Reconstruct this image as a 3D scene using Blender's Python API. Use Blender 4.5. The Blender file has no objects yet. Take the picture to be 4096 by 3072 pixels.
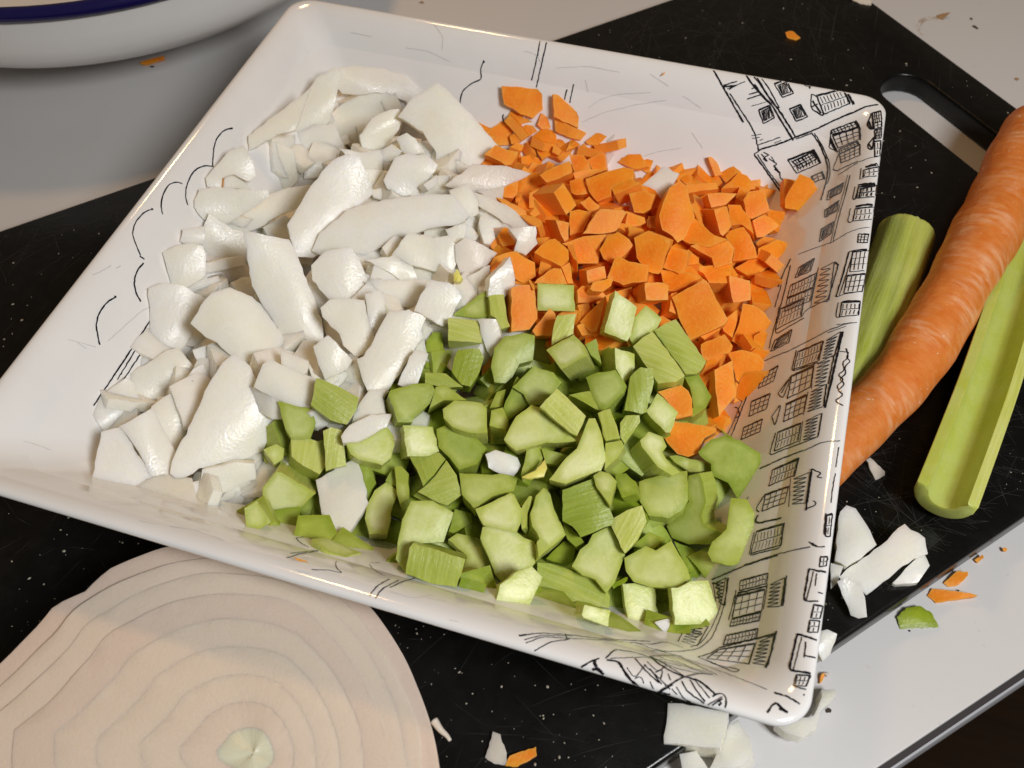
import bpy, bmesh, math, random
import numpy as np
from mathutils import Vector, Matrix
from mathutils.bvhtree import BVHTree
from mathutils.geometry import delaunay_2d_cdt

scene = bpy.context.scene
col = scene.collection
rng = random.Random(11)

# ------------------------------------------------------------------ camera
# world: metres; the dish rim lies in z = 0 and is centred on the origin
FPX = 950.0                      # focal length in pixels of a 1024 px wide picture
CAM = Vector((0.0668663, -0.1737294, 0.1944533))
RIGHT = Vector((0.9546917, 0.2973164, -0.0129088))
UP = Vector((-0.2331290, 0.7741364, 0.5885267))
LOOK = Vector((-0.1849718, 0.5588522, -0.8083747))
cam_data = bpy.data.cameras.new('camera')
cam = bpy.data.objects.new('camera', cam_data)
col.objects.link(cam)
cam.matrix_world = Matrix(((RIGHT.x, UP.x, -LOOK.x, CAM.x), (RIGHT.y, UP.y, -LOOK.y, CAM.y),
                           (RIGHT.z, UP.z, -LOOK.z, CAM.z), (0, 0, 0, 1)))
cam_data.sensor_width = 36.0
cam_data.lens = 36.0 * FPX / 1024.0
cam_data.clip_start = 0.01
cam_data.clip_end = 50.0
cam_data.dof.use_dof = True
cam_data.dof.focus_distance = 0.262
cam_data.dof.aperture_fstop = 26.0
scene.camera = cam

# ------------------------------------------------------------------ world, lamps, exposure
world = bpy.data.worlds.new('World')
scene.world = world
world.use_nodes = True
wbg = world.node_tree.nodes['Background']

def area(name, loc, target, size, watts, colour, size_y=None):
    d = bpy.data.lights.new(name, 'AREA')
    d.energy = watts
    d.color = colour
    d.size = size
    if size_y:
        d.shape = 'RECTANGLE'
        d.size_y = size_y
    o = bpy.data.objects.new(name, d)
    col.objects.link(o)
    o.location = loc
    o.rotation_euler = (Vector(target) - Vector(loc)).to_track_quat('-Z', 'Y').to_euler()
    return o

KEY_C, WARM_C, WORLD_C = (2.58, 2.60, 2.62), (1.45, 0.84, 0.36), (0.088, 0.070, 0.050)
def lamp(name, loc, size, rgb, size_y):
    w = max(max(rgb), 1e-6)
    return area(name, loc, (0.0, 0.0, -0.03), size, w, [c / w for c in rgb], size_y)
lamp('window_lamp', (0.37, -0.25, 0.44), 0.13, KEY_C, 0.16)
lamp('ceiling_lamp', (-0.28, 0.50, 0.68), 0.08, WARM_C, 0.08)
wbg.inputs['Color'].default_value = (*WORLD_C, 1)
wbg.inputs['Strength'].default_value = 1.0

vs = scene.view_settings
vs.view_transform = 'Standard'
vs.look = 'None'
vs.exposure = 0.16
vs.gamma = 1.0
scene.cycles.max_bounces = 10
scene.cycles.diffuse_bounces = 5
scene.cycles.use_denoising = True

# ------------------------------------------------------------------ helpers
ZB, ZC = -0.040, -0.049          # top of the chopping board, top of the counter
ZF = -0.034                      # floor of the dish

def ray(px, py):
    """direction of the view ray through a pixel of the 4096 x 3072 photograph"""
    return (LOOK + RIGHT * ((px / 4 - 512) / FPX) + UP * ((384 - py / 4) / FPX)).normalized()

def at(px, py, z):
    d = ray(px, py)
    return CAM + d * ((z - CAM.z) / d.z)

CROP = {'O1': (300, 1400, 2.765), 'O2': (500, 900, 2.765), 'O3': (700, 400, 2.765), 'O4': (1000, 200, 2.765),
        'O5': (1250, 650, 2.765), 'O6': (1200, 1100, 2.765), 'K1': (1850, 300, 2.765), 'K2': (2500, 550, 2.765),
        'K3': (1850, 750, 2.765), 'K4': (2450, 950, 2.765), 'K5': (2500, 1350, 2.765), 'A1': (1700, 1150, 2.765),
        'A2': (1050, 1550, 2.765), 'A3': (1500, 1700, 2.765), 'A4': (2250, 1700, 2.765), 'A5': (1500, 2050, 2.765),
        'A6': (2150, 2000, 2.765), 'A7': (2250, 1300, 2.765), 'R2': (2800, 200, 2.765), 'R3': (2600, 2300, 2.765),
        'R5': (3400, 0, 3.178), 'T1': (3300, 700, 2.765), 'D': (0, 0, 0.54004),
        'Q1': (0, 0, 1.6193), 'Q2': (1366, 0, 1.6193), 'Q3': (2730, 0, 1.6193), 'Q4': (0, 1024, 1.6193),
        'Q5': (1366, 1024, 1.6193), 'Q6': (2730, 1024, 1.6193), 'Q7': (0, 2048, 1.6193), 'Q8': (1366, 2048, 1.6193),
        'Q9': (2730, 2048, 1.6193)}

def src(crop, pts):
    ox, oy, s = CROP[crop]
    return [(ox + x / s, oy + y / s) for x, y in pts]

def parse(s):
    return [tuple(float(v) for v in p.split(',')) for p in s.split()]

def link(name, me, mats, parent=None):
    o = bpy.data.objects.new(name, me)
    col.objects.link(o)
    for m in (mats if isinstance(mats, (list, tuple)) else [mats]):
        me.materials.append(m)
    if parent is not None:
        o.parent = parent
    return o

def from_bm(name, bm, mats, parent=None, smooth=None):
    bmesh.ops.recalc_face_normals(bm, faces=bm.faces)
    me = bpy.data.meshes.new(name)
    bm.to_mesh(me)
    bm.free()
    if smooth is not None:
        me.polygons.foreach_set('use_smooth', [True] * len(me.polygons))
        if smooth < 179:
            me.set_sharp_from_angle(angle=math.radians(smooth))
    return link(name, me, mats, parent)

def tag(o, label=None, cat=None, group=None, kind=None):
    if label: o['label'] = label
    if cat: o['category'] = cat
    if group: o['group'] = group
    if kind: o['kind'] = kind
    return o

def empty(name, loc):
    o = bpy.data.objects.new(name, None)
    col.objects.link(o)
    o.location = loc
    o.empty_display_size = 0.01
    return o

# ------------------------------------------------------------------ materials
class NT:
    def __init__(self, name):
        self.m = bpy.data.materials.new(name)
        self.m.use_nodes = True
        self.t = self.m.node_tree
        self.b = self.t.nodes['Principled BSDF']
    def n(self, kind, **kw):
        nd = self.t.nodes.new(kind)
        for k, v in kw.items():
            if k.startswith('i_'):
                key = k[2:].replace('_', ' ')
                nd.inputs[int(key) if key.isdigit() else key].default_value = v
            else:
                setattr(nd, k, v)
        return nd
    def l(self, a, b):
        self.t.links.new(a, b)
    def set(self, **kw):
        for k, v in kw.items():
            self.b.inputs[k.replace('_', ' ')].default_value = v
    def noise(self, scale, detail=4.0, rough=0.55, coord='Object', mapping=None, dim='3D'):
        tc = self.n('ShaderNodeTexCoord')
        out = tc.outputs[coord]
        if mapping:
            mp = self.n('ShaderNodeMapping')
            mp.inputs['Scale'].default_value = mapping
            self.l(out, mp.inputs['Vector'])
            out = mp.outputs['Vector']
        nz = self.n('ShaderNodeTexNoise')
        nz.inputs['Scale'].default_value = scale
        nz.inputs['Detail'].default_value = detail
        nz.inputs['Roughness'].default_value = rough
        self.l(out, nz.inputs['Vector'])
        return nz.outputs['Fac']
    def ramp(self, fac, stops):
        r = self.n('ShaderNodeValToRGB')
        e = r.color_ramp.elements
        while len(e) < len(stops):
            e.new(0.5)
        for k, (p, c) in enumerate(stops):
            e[k].position = p
            e[k].color = (c, c, c, 1) if isinstance(c, (int, float)) else (*c, 1)
        self.l(fac, r.inputs['Fac'])
        return r.outputs['Color']
    def mix(self, fac, a, b, mode='MIX'):
        m = self.n('ShaderNodeMix', data_type='RGBA', blend_type=mode)
        for sock, v in ((m.inputs[0], fac), (m.inputs[6], a), (m.inputs[7], b)):
            if isinstance(v, bpy.types.NodeSocket):
                self.l(v, sock)
            elif isinstance(v, (int, float)):
                sock.default_value = v
            else:
                sock.default_value = (*v, 1)
        return m.outputs[2]
    def math(self, op, a, b=0.0):
        m = self.n('ShaderNodeMath', operation=op)
        for sock, v in ((m.inputs[0], a), (m.inputs[1], b)):
            if isinstance(v, bpy.types.NodeSocket):
                self.l(v, sock)
            else:
                sock.default_value = v
        return m.outputs[0]
    def bump(self, h, strength=0.3, dist=0.001):
        b = self.n('ShaderNodeBump')
        b.inputs['Strength'].default_value = strength
        b.inputs['Distance'].default_value = dist
        self.l(h, b.inputs['Height'])
        self.l(b.outputs['Normal'], self.b.inputs['Normal'])
    def colour(self, sock):
        self.l(sock, self.b.inputs['Base Color'])
    def rand(self):
        return self.n('ShaderNodeObjectInfo').outputs['Random']
    def tone(self):
        oi = self.n('ShaderNodeObjectInfo')
        sp = self.n('ShaderNodeSeparateColor')
        self.l(oi.outputs['Color'], sp.inputs['Color'])
        return sp.outputs['Red']

def mat_plain(name, c, rough=0.5, **kw):
    m = NT(name)
    m.set(Base_Color=(*c, 1), Roughness=rough, **kw)
    return m.m

# glazed white porcelain
m = NT('porcelain')
nz = m.noise(60, 3)
m.colour(m.mix(m.ramp(nz, [(0.3, 0), (0.75, 1)]), (0.86, 0.86, 0.855), (0.83, 0.83, 0.825)))
m.set(Roughness=0.10, IOR=1.55)
m.bump(m.noise(55, 2), 0.06, 0.0006)
M_PORC = m.m
M_INK = mat_plain('print_ink', (0.012, 0.011, 0.016), 0.16)
M_INK2 = mat_plain('print_ink_grey', (0.16, 0.155, 0.16), 0.16)
M_SCR = mat_plain('scratch_grey', (0.52, 0.52, 0.51), 0.3)

# black plastic chopping board with scratches
m = NT('black_plastic')
sc = None
for ang, scl in ((0.4, 1.0), (1.3, 1.3), (2.3, 0.8), (2.75, 1.1)):
    tc = m.n('ShaderNodeTexCoord')
    mp = m.n('ShaderNodeMapping')
    mp.inputs['Rotation'].default_value = (0, 0, ang)
    mp.inputs['Scale'].default_value = (1100 * scl, 22 * scl, 1)
    m.l(tc.outputs['Object'], mp.inputs['Vector'])
    nz = m.n('ShaderNodeTexNoise')
    nz.inputs['Scale'].default_value = 1.0
    nz.inputs['Detail'].default_value = 2.0
    m.l(mp.outputs['Vector'], nz.inputs['Vector'])
    s1 = m.ramp(nz.outputs['Fac'], [(0.685, 0), (0.75, 1)])
    sc = s1 if sc is None else m.math('MAXIMUM', sc, s1)
area_mask = m.ramp(m.noise(14, 3), [(0.46, 0.0), (0.70, 1.0)])
scm = m.math('MULTIPLY', sc, area_mask)
base = m.mix(m.ramp(m.noise(240, 5), [(0.45, 0), (0.8, 1)]), (0.0035, 0.0035, 0.0034), (0.008, 0.0078, 0.0075))
m.colour(m.mix(m.math('MULTIPLY', scm, 0.40), base, (0.09, 0.09, 0.086)))
rr = m.ramp(m.noise(30, 4), [(0.3, 0.20), (0.75, 0.34)])
m.l(rr, m.b.inputs['Roughness'])
m.bump(m.math('SUBTRACT', m.noise(700, 3), scm), 0.22, 0.0002)
m.set(Specular_IOR_Level=0.32)
M_BOARD = m.m

# white laminate counter with faint stains
m = NT('white_laminate')
st = m.ramp(m.noise(7, 5, 0.6), [(0.56, 0), (0.80, 1)])
sp = m.ramp(m.noise(420, 2), [(0.70, 0), (0.78, 1)])
c = m.mix(m.math('MULTIPLY', st, 0.22), (0.60, 0.59, 0.585), (0.52, 0.47, 0.40))
c = m.mix(m.math('MULTIPLY', sp, 0.25), c, (0.42, 0.36, 0.30))
m.colour(c)
m.set(Roughness=0.36)
m.bump(m.noise(900, 2), 0.05, 0.0002)
M_COUNTER = m.m
M_EDGE = mat_plain('edge_band', (0.40, 0.40, 0.42), 0.4)
M_EDGEDARK = mat_plain('edge_joint', (0.035, 0.03, 0.032), 0.5)

m = NT('dark_floor_boards')
c = m.mix(m.noise(9, 5, 0.6, mapping=(1, 12, 1)), (0.030, 0.016, 0.009), (0.075, 0.043, 0.024))
m.colour(c)
m.set(Roughness=0.3)
M_FLOOR = m.m

m = NT('white_enamel')
m.colour(m.mix(m.noise(30, 3), (0.78, 0.765, 0.74), (0.72, 0.70, 0.675)))
m.set(Roughness=0.22)
M_ENAMEL = m.m
M_BLUE = mat_plain('blue_enamel', (0.010, 0.008, 0.075), 0.18)

# vegetables
def m_carrot(name):
    m = NT(name)
    n1 = m.noise(140, 5, 0.62, mapping=(1, 1, 0.4))
    n2 = m.noise(1100, 4)
    n3 = m.noise(75, 2)
    c = m.mix(m.ramp(n3, [(0.36, 0), (0.64, 1)]), (0.86, 0.195, 0.0015), (0.97, 0.33, 0.012))
    c = m.mix(m.math('MULTIPLY', m.ramp(n1, [(0.36, 0), (0.70, 1)]), 0.40), c, (0.97, 0.40, 0.035))
    c = m.mix(m.math('MULTIPLY', m.ramp(n2, [(0.52, 0), (0.72, 1)]), 0.30), c, (0.98, 0.47, 0.09))
    rim = m.n('ShaderNodeAttribute', attribute_name='rimd').outputs['Fac']
    c = m.mix(m.ramp(rim, [(0.0, 0.30), (0.22, 0.0)]), c, (0.98, 0.50, 0.12))
    r = m.rand()
    c = m.mix(m.math('MULTIPLY', r, 0.22), c, (0.97, 0.44, 0.06))
    m.colour(c)
    m.set(Roughness=0.48, Specular_IOR_Level=0.25, Subsurface_Weight=0.40, Subsurface_Radius=(1.0, 0.30, 0.03), Subsurface_Scale=0.0024)
    m.bump(m.math('ADD', n1, m.math('MULTIPLY', n2, 0.7)), 0.45, 0.0005)
    return m.m
M_CARROT = m_carrot('diced_carrot')

m = NT('carrot_skin')
rings = m.noise(60, 4, 0.6, mapping=(1, 1, 1), coord='UV')
tc = m.n('ShaderNodeTexCoord')
mp = m.n('ShaderNodeMapping'); mp.inputs['Scale'].default_value = (90, 7, 1)
m.l(tc.outputs['UV'], mp.inputs['Vector'])
nr = m.n('ShaderNodeTexNoise'); nr.inputs['Scale'].default_value = 1.0; nr.inputs['Detail'].default_value = 5.0
m.l(mp.outputs['Vector'], nr.inputs['Vector'])
dry = m.ramp(nr.outputs['Fac'], [(0.42, 0), (0.68, 1)])
patch = m.ramp(m.noise(70, 3), [(0.42, 0), (0.62, 1)])
c = m.mix(m.ramp(m.noise(220, 4), [(0.3, 0), (0.75, 1)]), (0.68, 0.175, 0.018), (0.76, 0.26, 0.055))
c = m.mix(m.math('MULTIPLY', m.math('MULTIPLY', dry, patch), 0.75), c, (0.86, 0.50, 0.28))
c = m.mix(m.ramp(m.noise(520, 2), [(0.70, 0), (0.76, 1)]), c, (0.86, 0.62, 0.42))
m.colour(c)
m.set(Roughness=0.5, Subsurface_Weight=0.25, Subsurface_Radius=(1.0, 0.35, 0.08), Subsurface_Scale=0.0025)
m.bump(m.math('ADD', nr.outputs['Fac'], m.noise(420, 3)), 0.40, 0.0007)
M_CARROTSKIN = m.m

def m_onion(name, c1, c2, sss=0.60, scale=0.0045):
    m = NT(name)
    n1 = m.noise(110, 3)
    n2 = m.noise(520, 4, 0.6, mapping=(1, 0.22, 1), coord='UV')
    c = m.mix(m.ramp(n1, [(0.35, 0), (0.7, 1)]), c1, c2)
    t = m.tone()
    c = m.mix(t, c, (0.72, 0.58, 0.49))
    r = m.rand()
    c = m.mix(m.math('MULTIPLY', r, 0.40), c, (0.90, 0.87, 0.68))
    c = m.mix(m.math('MULTIPLY', m.ramp(n2, [(0.45, 0), (0.75, 1)]), 0.14), c, (0.80, 0.78, 0.66))
    m.colour(c)
    rr = m.ramp(m.noise(170, 3), [(0.35, 0.17), (0.7, 0.40)])
    m.l(rr, m.b.inputs['Roughness'])
    m.set(Subsurface_Weight=sss, Subsurface_Radius=(1.0, 0.90, 0.66), Subsurface_Scale=scale, IOR=1.37)
    m.bump(m.math('ADD', m.math('MULTIPLY', n2, 0.8), m.math('MULTIPLY', m.noise(1300, 3), 0.8)), 0.34, 0.00035)
    return m.m
M_ONION = m_onion('diced_onion', (0.92, 0.90, 0.84), (0.90, 0.87, 0.75))
M_ONIONCUT = m_onion('onion_cut_face', (0.655, 0.70, 0.675), (0.615, 0.645, 0.59), 0.3, 0.003)
m = NT('onion_core')
m.set(Base_Color=(0.74, 0.735, 0.56, 1), Roughness=0.35, Subsurface_Weight=0.5, Subsurface_Radius=(1, .9, .6), Subsurface_Scale=0.003)
M_CORE = m.m
m = NT('yellow_shoot')
m.set(Base_Color=(0.80, 0.74, 0.18, 1), Roughness=0.4, Subsurface_Weight=0.4, Subsurface_Radius=(1, .9, .3), Subsurface_Scale=0.002)
M_SHOOT = m.m
M_HUSK = mat_plain('brown_husk', (0.55, 0.25, 0.07), 0.5)

def m_celery(name, skin):
    m = NT(name)
    t = m.tone()
    n1 = m.noise(85, 4, 0.55)
    n2 = m.noise(1100, 3)
    n3 = m.noise(60, 2)
    tc = m.n('ShaderNodeTexCoord')
    mp = m.n('ShaderNodeMapping'); mp.inputs['Scale'].default_value = (1300, 70, 1)
    m.l(tc.outputs['UV'], mp.inputs['Vector'])
    fb = m.n('ShaderNodeTexNoise'); fb.inputs['Scale'].default_value = 1.0; fb.inputs['Detail'].default_value = 3.0
    m.l(mp.outputs['Vector'], fb.inputs['Vector'])
    if skin:
        a = m.mix(t, (0.50, 0.56, 0.09), (0.15, 0.24, 0.002))
        b = m.mix(t, (0.68, 0.72, 0.28), (0.24, 0.35, 0.008))
        c = m.mix(m.math('MULTIPLY', m.ramp(fb.outputs['Fac'], [(0.36, 0), (0.68, 1)]), 0.75), a, b)
        c = m.mix(m.math('MULTIPLY', m.ramp(n3, [(0.35, 0), (0.65, 1)]), 0.45), c, m.mix(t, (0.70, 0.73, 0.32), (0.31, 0.40, 0.015)))
        m.bump(m.math('ADD', m.math('MULTIPLY', fb.outputs['Fac'], 1.1), n2), 0.40, 0.0004)
    else:
        at_ = m.n('ShaderNodeAttribute', attribute_name='rimd')
        rim = at_.outputs['Fac']
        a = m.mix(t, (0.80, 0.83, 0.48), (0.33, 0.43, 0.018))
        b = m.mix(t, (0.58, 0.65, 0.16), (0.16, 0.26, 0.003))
        f = m.math('MULTIPLY', m.ramp(n1, [(0.40, 0), (0.60, 1)]), 0.9)
        c = m.mix(f, a, b)
        edge = m.ramp(m.math('ADD', rim, m.math('MULTIPLY', m.math('SUBTRACT', n1, 0.5), 0.6)), [(0.05, 0.75), (0.60, 0.0)])
        c = m.mix(edge, c, m.mix(t, (0.42, 0.50, 0.06), (0.14, 0.23, 0.003)))
        c = m.mix(m.math('MULTIPLY', m.ramp(n2, [(0.62, 0), (0.75, 1)]), 0.28), c, m.mix(t, (0.84, 0.86, 0.60), (0.52, 0.60, 0.12)))
        m.bump(m.math('ADD', n1, n2), 0.30, 0.00035)
    r = m.rand()
    c = m.mix(m.math('MULTIPLY', r, 0.15), c, (0.62, 0.60, 0.08))
    m.colour(c)
    m.set(Roughness=0.34, Specular_IOR_Level=0.30, Subsurface_Weight=0.40, Subsurface_Radius=(0.80, 1.0, 0.06), Subsurface_Scale=0.0026)
    return m.m
M_CELCUT = m_celery('celery_cut_face', False)
M_CELSKIN = m_celery('celery_skin', True)
M_CRUMB = mat_plain('pale_crumb', (0.42, 0.38, 0.30), 0.5)
M_DARKCRUMB = mat_plain('dark_crumb', (0.035, 0.022, 0.014), 0.7)
M_STAIN = mat_plain('dried_stain', (0.33, 0.20, 0.10), 0.6)
# ------------------------------------------------------------------ counter, floor
def slab(name, outline, z0, z1, mats, parent=None, holes=(), bev=0.0008, seg=2, smooth=40):
    """a flat slab from an outline (list of 2-D points), optional hole loops, bevelled edges"""
    verts, edges = [], []
    for loop in [outline, *holes]:
        k0 = len(verts)
        verts += [Vector((p[0], p[1])) for p in loop]
        edges += [(k0 + i, k0 + (i + 1) % len(loop)) for i in range(len(loop))]
    ov, oe, of, *_ = delaunay_2d_cdt(verts, edges, [], 1, 1e-7)
    def inside(p, loop):
        r = False
        for i in range(len(loop)):
            a, b = loop[i], loop[i - 1]
            if (a[1] > p[1]) != (b[1] > p[1]) and p[0] < (b[0] - a[0]) * (p[1] - a[1]) / (b[1] - a[1]) + a[0]:
                r = not r
        return r
    bm = bmesh.new()
    tv = [bm.verts.new((v.x, v.y, z1)) for v in ov]
    for f in of:
        cx = sum(ov[i].x for i in f) / len(f); cy = sum(ov[i].y for i in f) / len(f)
        if inside((cx, cy), outline) and not any(inside((cx, cy), h) for h in holes):
            bm.faces.new([tv[i] for i in f])
    bmesh.ops.recalc_face_normals(bm, faces=bm.faces)
    if bm.faces[0].normal.z < 0 if bm.faces.ensure_lookup_table() is None else False:
        bmesh.ops.reverse_faces(bm, faces=bm.faces)
    r = bmesh.ops.extrude_face_region(bm, geom=list(bm.faces))
    nv = [g for g in r['geom'] if isinstance(g, bmesh.types.BMVert)]
    bmesh.ops.translate(bm, verts=nv, vec=(0, 0, z0 - z1))
    bmesh.ops.recalc_face_normals(bm, faces=bm.faces)
    if bev:
        sharp = [e for e in bm.edges if len(e.link_faces) == 2 and e.calc_face_angle(0) > 0.9]
        bmesh.ops.bevel(bm, geom=sharp, offset=bev, segments=seg, affect='EDGES', profile=0.5)
    return from_bm(name, bm, mats, parent, smooth)

def xy(v):
    return Vector((v.x, v.y))

def cross_lines(p, d, q, e):
    den = d.x * e.y - d.y * e.x
    t = ((q.x - p.x) * e.y - (q.y - p.y) * e.x) / den
    return p + d * t

ce0, ce1 = xy(at(4096, 2678, ZC)), xy(at(3508, 3072, ZC))
cd = (ce0 - ce1).normalized()                     # along the counter's front edge, away from the camera
cn = Vector((-cd.y, cd.x))                        # into the counter
a0 = ce1 - cd * 0.9
a1 = ce1 + cd * 1.3
counter = tag(slab('counter', [a0, a1, a1 + cn * 1.0, a0 + cn * 1.0], ZC - 0.026, ZC, M_COUNTER, bev=0.0006), kind='structure')
q0, q1 = a0 - cn * 0.0016, a1 - cn * 0.0016
tag(slab('edge_joint', [a0 - cn * 0.0014, a1 - cn * 0.0014, a1 + cn * 0.0006, a0 + cn * 0.0006], ZC - 0.0042, ZC - 0.0009, M_EDGEDARK, counter, bev=0))
tag(slab('edge_band', [a0 - cn * 0.0020, a1 - cn * 0.0020, a1 - cn * 0.0002, a0 - cn * 0.0002], ZC - 0.026, ZC - 0.0046, M_EDGE, counter, bev=0.0004))
fl = [(-2, -2.5), (2.5, -2.5), (2.5, 2.0), (-2, 2.0)]
tag(slab('floor', fl, -0.97, -0.95, M_FLOOR, bev=0), kind='structure')

# ------------------------------------------------------------------ chopping board with its handle slot
p1, p2 = xy(at(0, 920, ZB)), xy(at(2670, 0, ZB))
p3, p4 = xy(at(3482, 0, ZB)), xy(at(4096, 450, ZB))
p5, p6 = xy(at(4096, 2091, ZC)), xy(at(2660, 3072, ZC))
dA, dB, dC = (p2 - p1).normalized(), (p4 - p3).normalized(), (p5 - p6).normalized()
k1 = cross_lines(p1, dA, p3, dB)
k2 = cross_lines(p3, dB, p5, dC)
k3 = p6 - dC * 0.28
k4 = cross_lines(k3, dB, p1, dA)
def round_poly(pts, r, n=6):
    out = []
    for i, p in enumerate(pts):
        a, b = (pts[i - 1] - p).normalized(), (pts[(i + 1) % len(pts)] - p).normalized()
        ang = a.angle(b)
        t = r / math.tan(ang / 2)
        c = p + (a + b).normalized() * (r / math.sin(ang / 2))
        s, e = p + a * t - c, p + b * t - c
        for k in range(n + 1):
            v = s.lerp(e, k / n).normalized() * r
            out.append(c + v)
    return out
h1, h2 = xy(at(3508, 364, ZB)), xy(at(3903, 670, ZB))
h3, h4 = xy(at(3610, 270, ZB)), xy(at(3972, 500, ZB))
hn = Vector((-dB.y, dB.x))
na = (h1.dot(hn) + h2.dot(hn)) / 2
nb = (h3.dot(hn) + h4.dot(hn)) / 2
hr = abs(nb - na) / 2
s0 = min(h1.dot(dB), h2.dot(dB))
hc0 = dB * (s0 + hr * 0.55) + hn * ((na + nb) / 2)
hc1 = hc0 + dB * 0.085
hole = []
for k in range(13):
    t = math.pi * k / 12
    hole.append(hc0 + (hn * math.cos(t) - dB * math.sin(t)) * hr)
for k in range(13):
    t = math.pi * k / 12
    hole.append(hc1 + (-hn * math.cos(t) + dB * math.sin(t)) * hr)
board = slab('chopping_board', round_poly([k1, k2, k3, k4], 0.012), ZC + 0.0003, ZB, M_BOARD, holes=[hole], bev=0.0012, seg=3)
tag(board, 'black plastic chopping board with a handle slot under the square dish', 'chopping board')

# ------------------------------------------------------------------ lathe: the enamel bowl
def lathe(name, profile, centre, mats, parent=None, n=96, matidx=None):
    bm = bmesh.new()
    rings = []
    for r, z in profile:
        rings.append([bm.verts.new((centre[0] + r * math.cos(2 * math.pi * k / n), centre[1] + r * math.sin(2 * math.pi * k / n), z)) for k in range(n)]
                     if r > 1e-6 else [bm.verts.new((centre[0], centre[1], z))])
    for i in range(len(rings) - 1):
        a, b = rings[i], rings[i + 1]
        for k in range(n):
            if len(a) == 1:
                f = bm.faces.new((a[0], b[k], b[(k + 1) % n]))
            elif len(b) == 1:
                f = bm.faces.new((a[k], a[(k + 1) % n], b[0]))
            else:
                f = bm.faces.new((a[k], a[(k + 1) % n], b[(k + 1) % n], b[k]))
            if matidx:
                f.material_index = matidx[i]
    return from_bm(name, bm, mats, parent, 60)

BC = (-0.2355, 0.1770)
bowl = empty('enamel_bowl', (BC[0], BC[1], ZC))
prof = [(0.0, -0.0475), (0.058, -0.0475), (0.060, -0.0488), (0.066, -0.0488), (0.069, -0.0476), (0.084, -0.0418), (0.098, -0.0343), (0.108, -0.0288), (0.1155, -0.0243), (0.1200, -0.0206),
        (0.1222, -0.0170), (0.1228, -0.0125), (0.1224, -0.0080), (0.1217, -0.0040), (0.1215, -0.0006)]
body = lathe('body', [(r, z) for r, z in prof] + [(0.1203, -0.0006), (0.1190, -0.005), (0.1180, -0.012), (0.1140, -0.0195), (0.104, -0.027), (0.088, -0.0355), (0.066, -0.0425), (0, -0.0435)], BC, M_ENAMEL)
rim = lathe('rim', [(0.1212, -0.0012), (0.1228, -0.0008), (0.1238, 0.0010), (0.1236, 0.0030), (0.1222, 0.0044), (0.1204, 0.0044), (0.1192, 0.0030), (0.1188, 0.0008), (0.1194, -0.0012), (0.1212, -0.0012)], BC, M_BLUE)
for o in (body, rim):
    o.parent = bowl
    o.matrix_parent_inverse = Matrix.Translation(-bowl.location)
tag(bowl, 'round white enamel bowl with a dark blue rim on the counter', 'bowl')

# ------------------------------------------------------------------ the square dish
HS = 0.105
PROF = [  # inset from the rim's outer edge, z, corner radius
    (0.062, -0.0385, 0.020), (0.048, -0.0385, 0.020), (0.0475, ZB + 0.0003, 0.018), (0.0445, ZB + 0.0003, 0.018), (0.0430, -0.0370, 0.018), (0.0330, -0.0345, 0.016), (0.0270, -0.0290, 0.013), (0.0200, -0.0190, 0.010),
    (0.0120, -0.0085, 0.009), (0.0045, -0.0040, 0.0085), (0.0014, -0.0029, 0.008), (0.0003, -0.0017, 0.008), (0.0004, -0.0007, 0.008),
    (0.0013, 0.0, 0.008), (0.0030, -0.0002, 0.008), (0.0055, -0.0014, 0.008), (0.0085, -0.0042, 0.0085), (0.0115, -0.0084, 0.009),
    (0.0155, -0.0150, 0.010), (0.0200, -0.0225, 0.011), (0.0235, -0.0280, 0.013), (0.0268, -0.0315, 0.015), (0.0310, -0.0334, 0.016),
    (0.0360, -0.0340, 0.016), (0.0500, -0.0341, 0.016), (0.080, -0.0341, 0.010)]
def rsq(h, r, nc=10, ne=14):
    pts = []
    for q in range(4):
        a0 = math.pi / 2 * q
        cx, cy = [(1, 1), (-1, 1), (-1, -1), (1, -1)][q]
        c = Vector((cx * (h - r), cy * (h - r)))
        arc = [c + Vector((math.cos(a0 + math.pi / 2 * k / nc), math.sin(a0 + math.pi / 2 * k / nc))) * r for k in range(nc + 1)]
        pts += arc
        nx, ny = [(-1, 1), (-1, -1), (1, -1), (1, 1)][q]
        c2 = Vector((nx * (h - r), ny * (h - r)))
        b1 = (a0 + math.pi / 2)
        e = c2 + Vector((math.cos(b1), math.sin(b1))) * r
        for k in range(1, ne):
            pts.append(arc[-1].lerp(e, k / ne))
    return pts
bm = bmesh.new()
rings = [[bm.verts.new((p.x, p.y, z)) for p in rsq(HS - i, r)] for i, z, r in PROF]
for a, b in zip(rings, rings[1:]):
    n = len(a)
    for k in range(n):
        bm.faces.new((a[k], a[(k + 1) % n], b[(k + 1) % n], b[k]))
bm.faces.new(rings[0])
bm.faces.new(rings[-1])
bmesh.ops.recalc_face_normals(bm, faces=bm.faces)
DISH_BVH = BVHTree.FromBMesh(bm)
dish = from_bm('square_dish', bm, M_PORC, None, 180)
sub = dish.modifiers.new('smooth', 'SUBSURF'); sub.levels = 1; sub.render_levels = 1
tag(dish, 'square white porcelain dish with sloping sides printed with black line drawings of houses', 'dish')

_pz = [(i, z) for i, z, r in PROF[13:]]
def dish_z(x, y):
    """height of the dish's inside over a point"""
    ins = HS - max(abs(x), abs(y))
    if ins <= _pz[0][0]:
        return 0.0
    for (i0, z0), (i1, z1) in zip(_pz, _pz[1:]):
        if ins <= i1:
            return z0 + (z1 - z0) * (ins - i0) / (i1 - i0)
    return _pz[-1][1]
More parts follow.
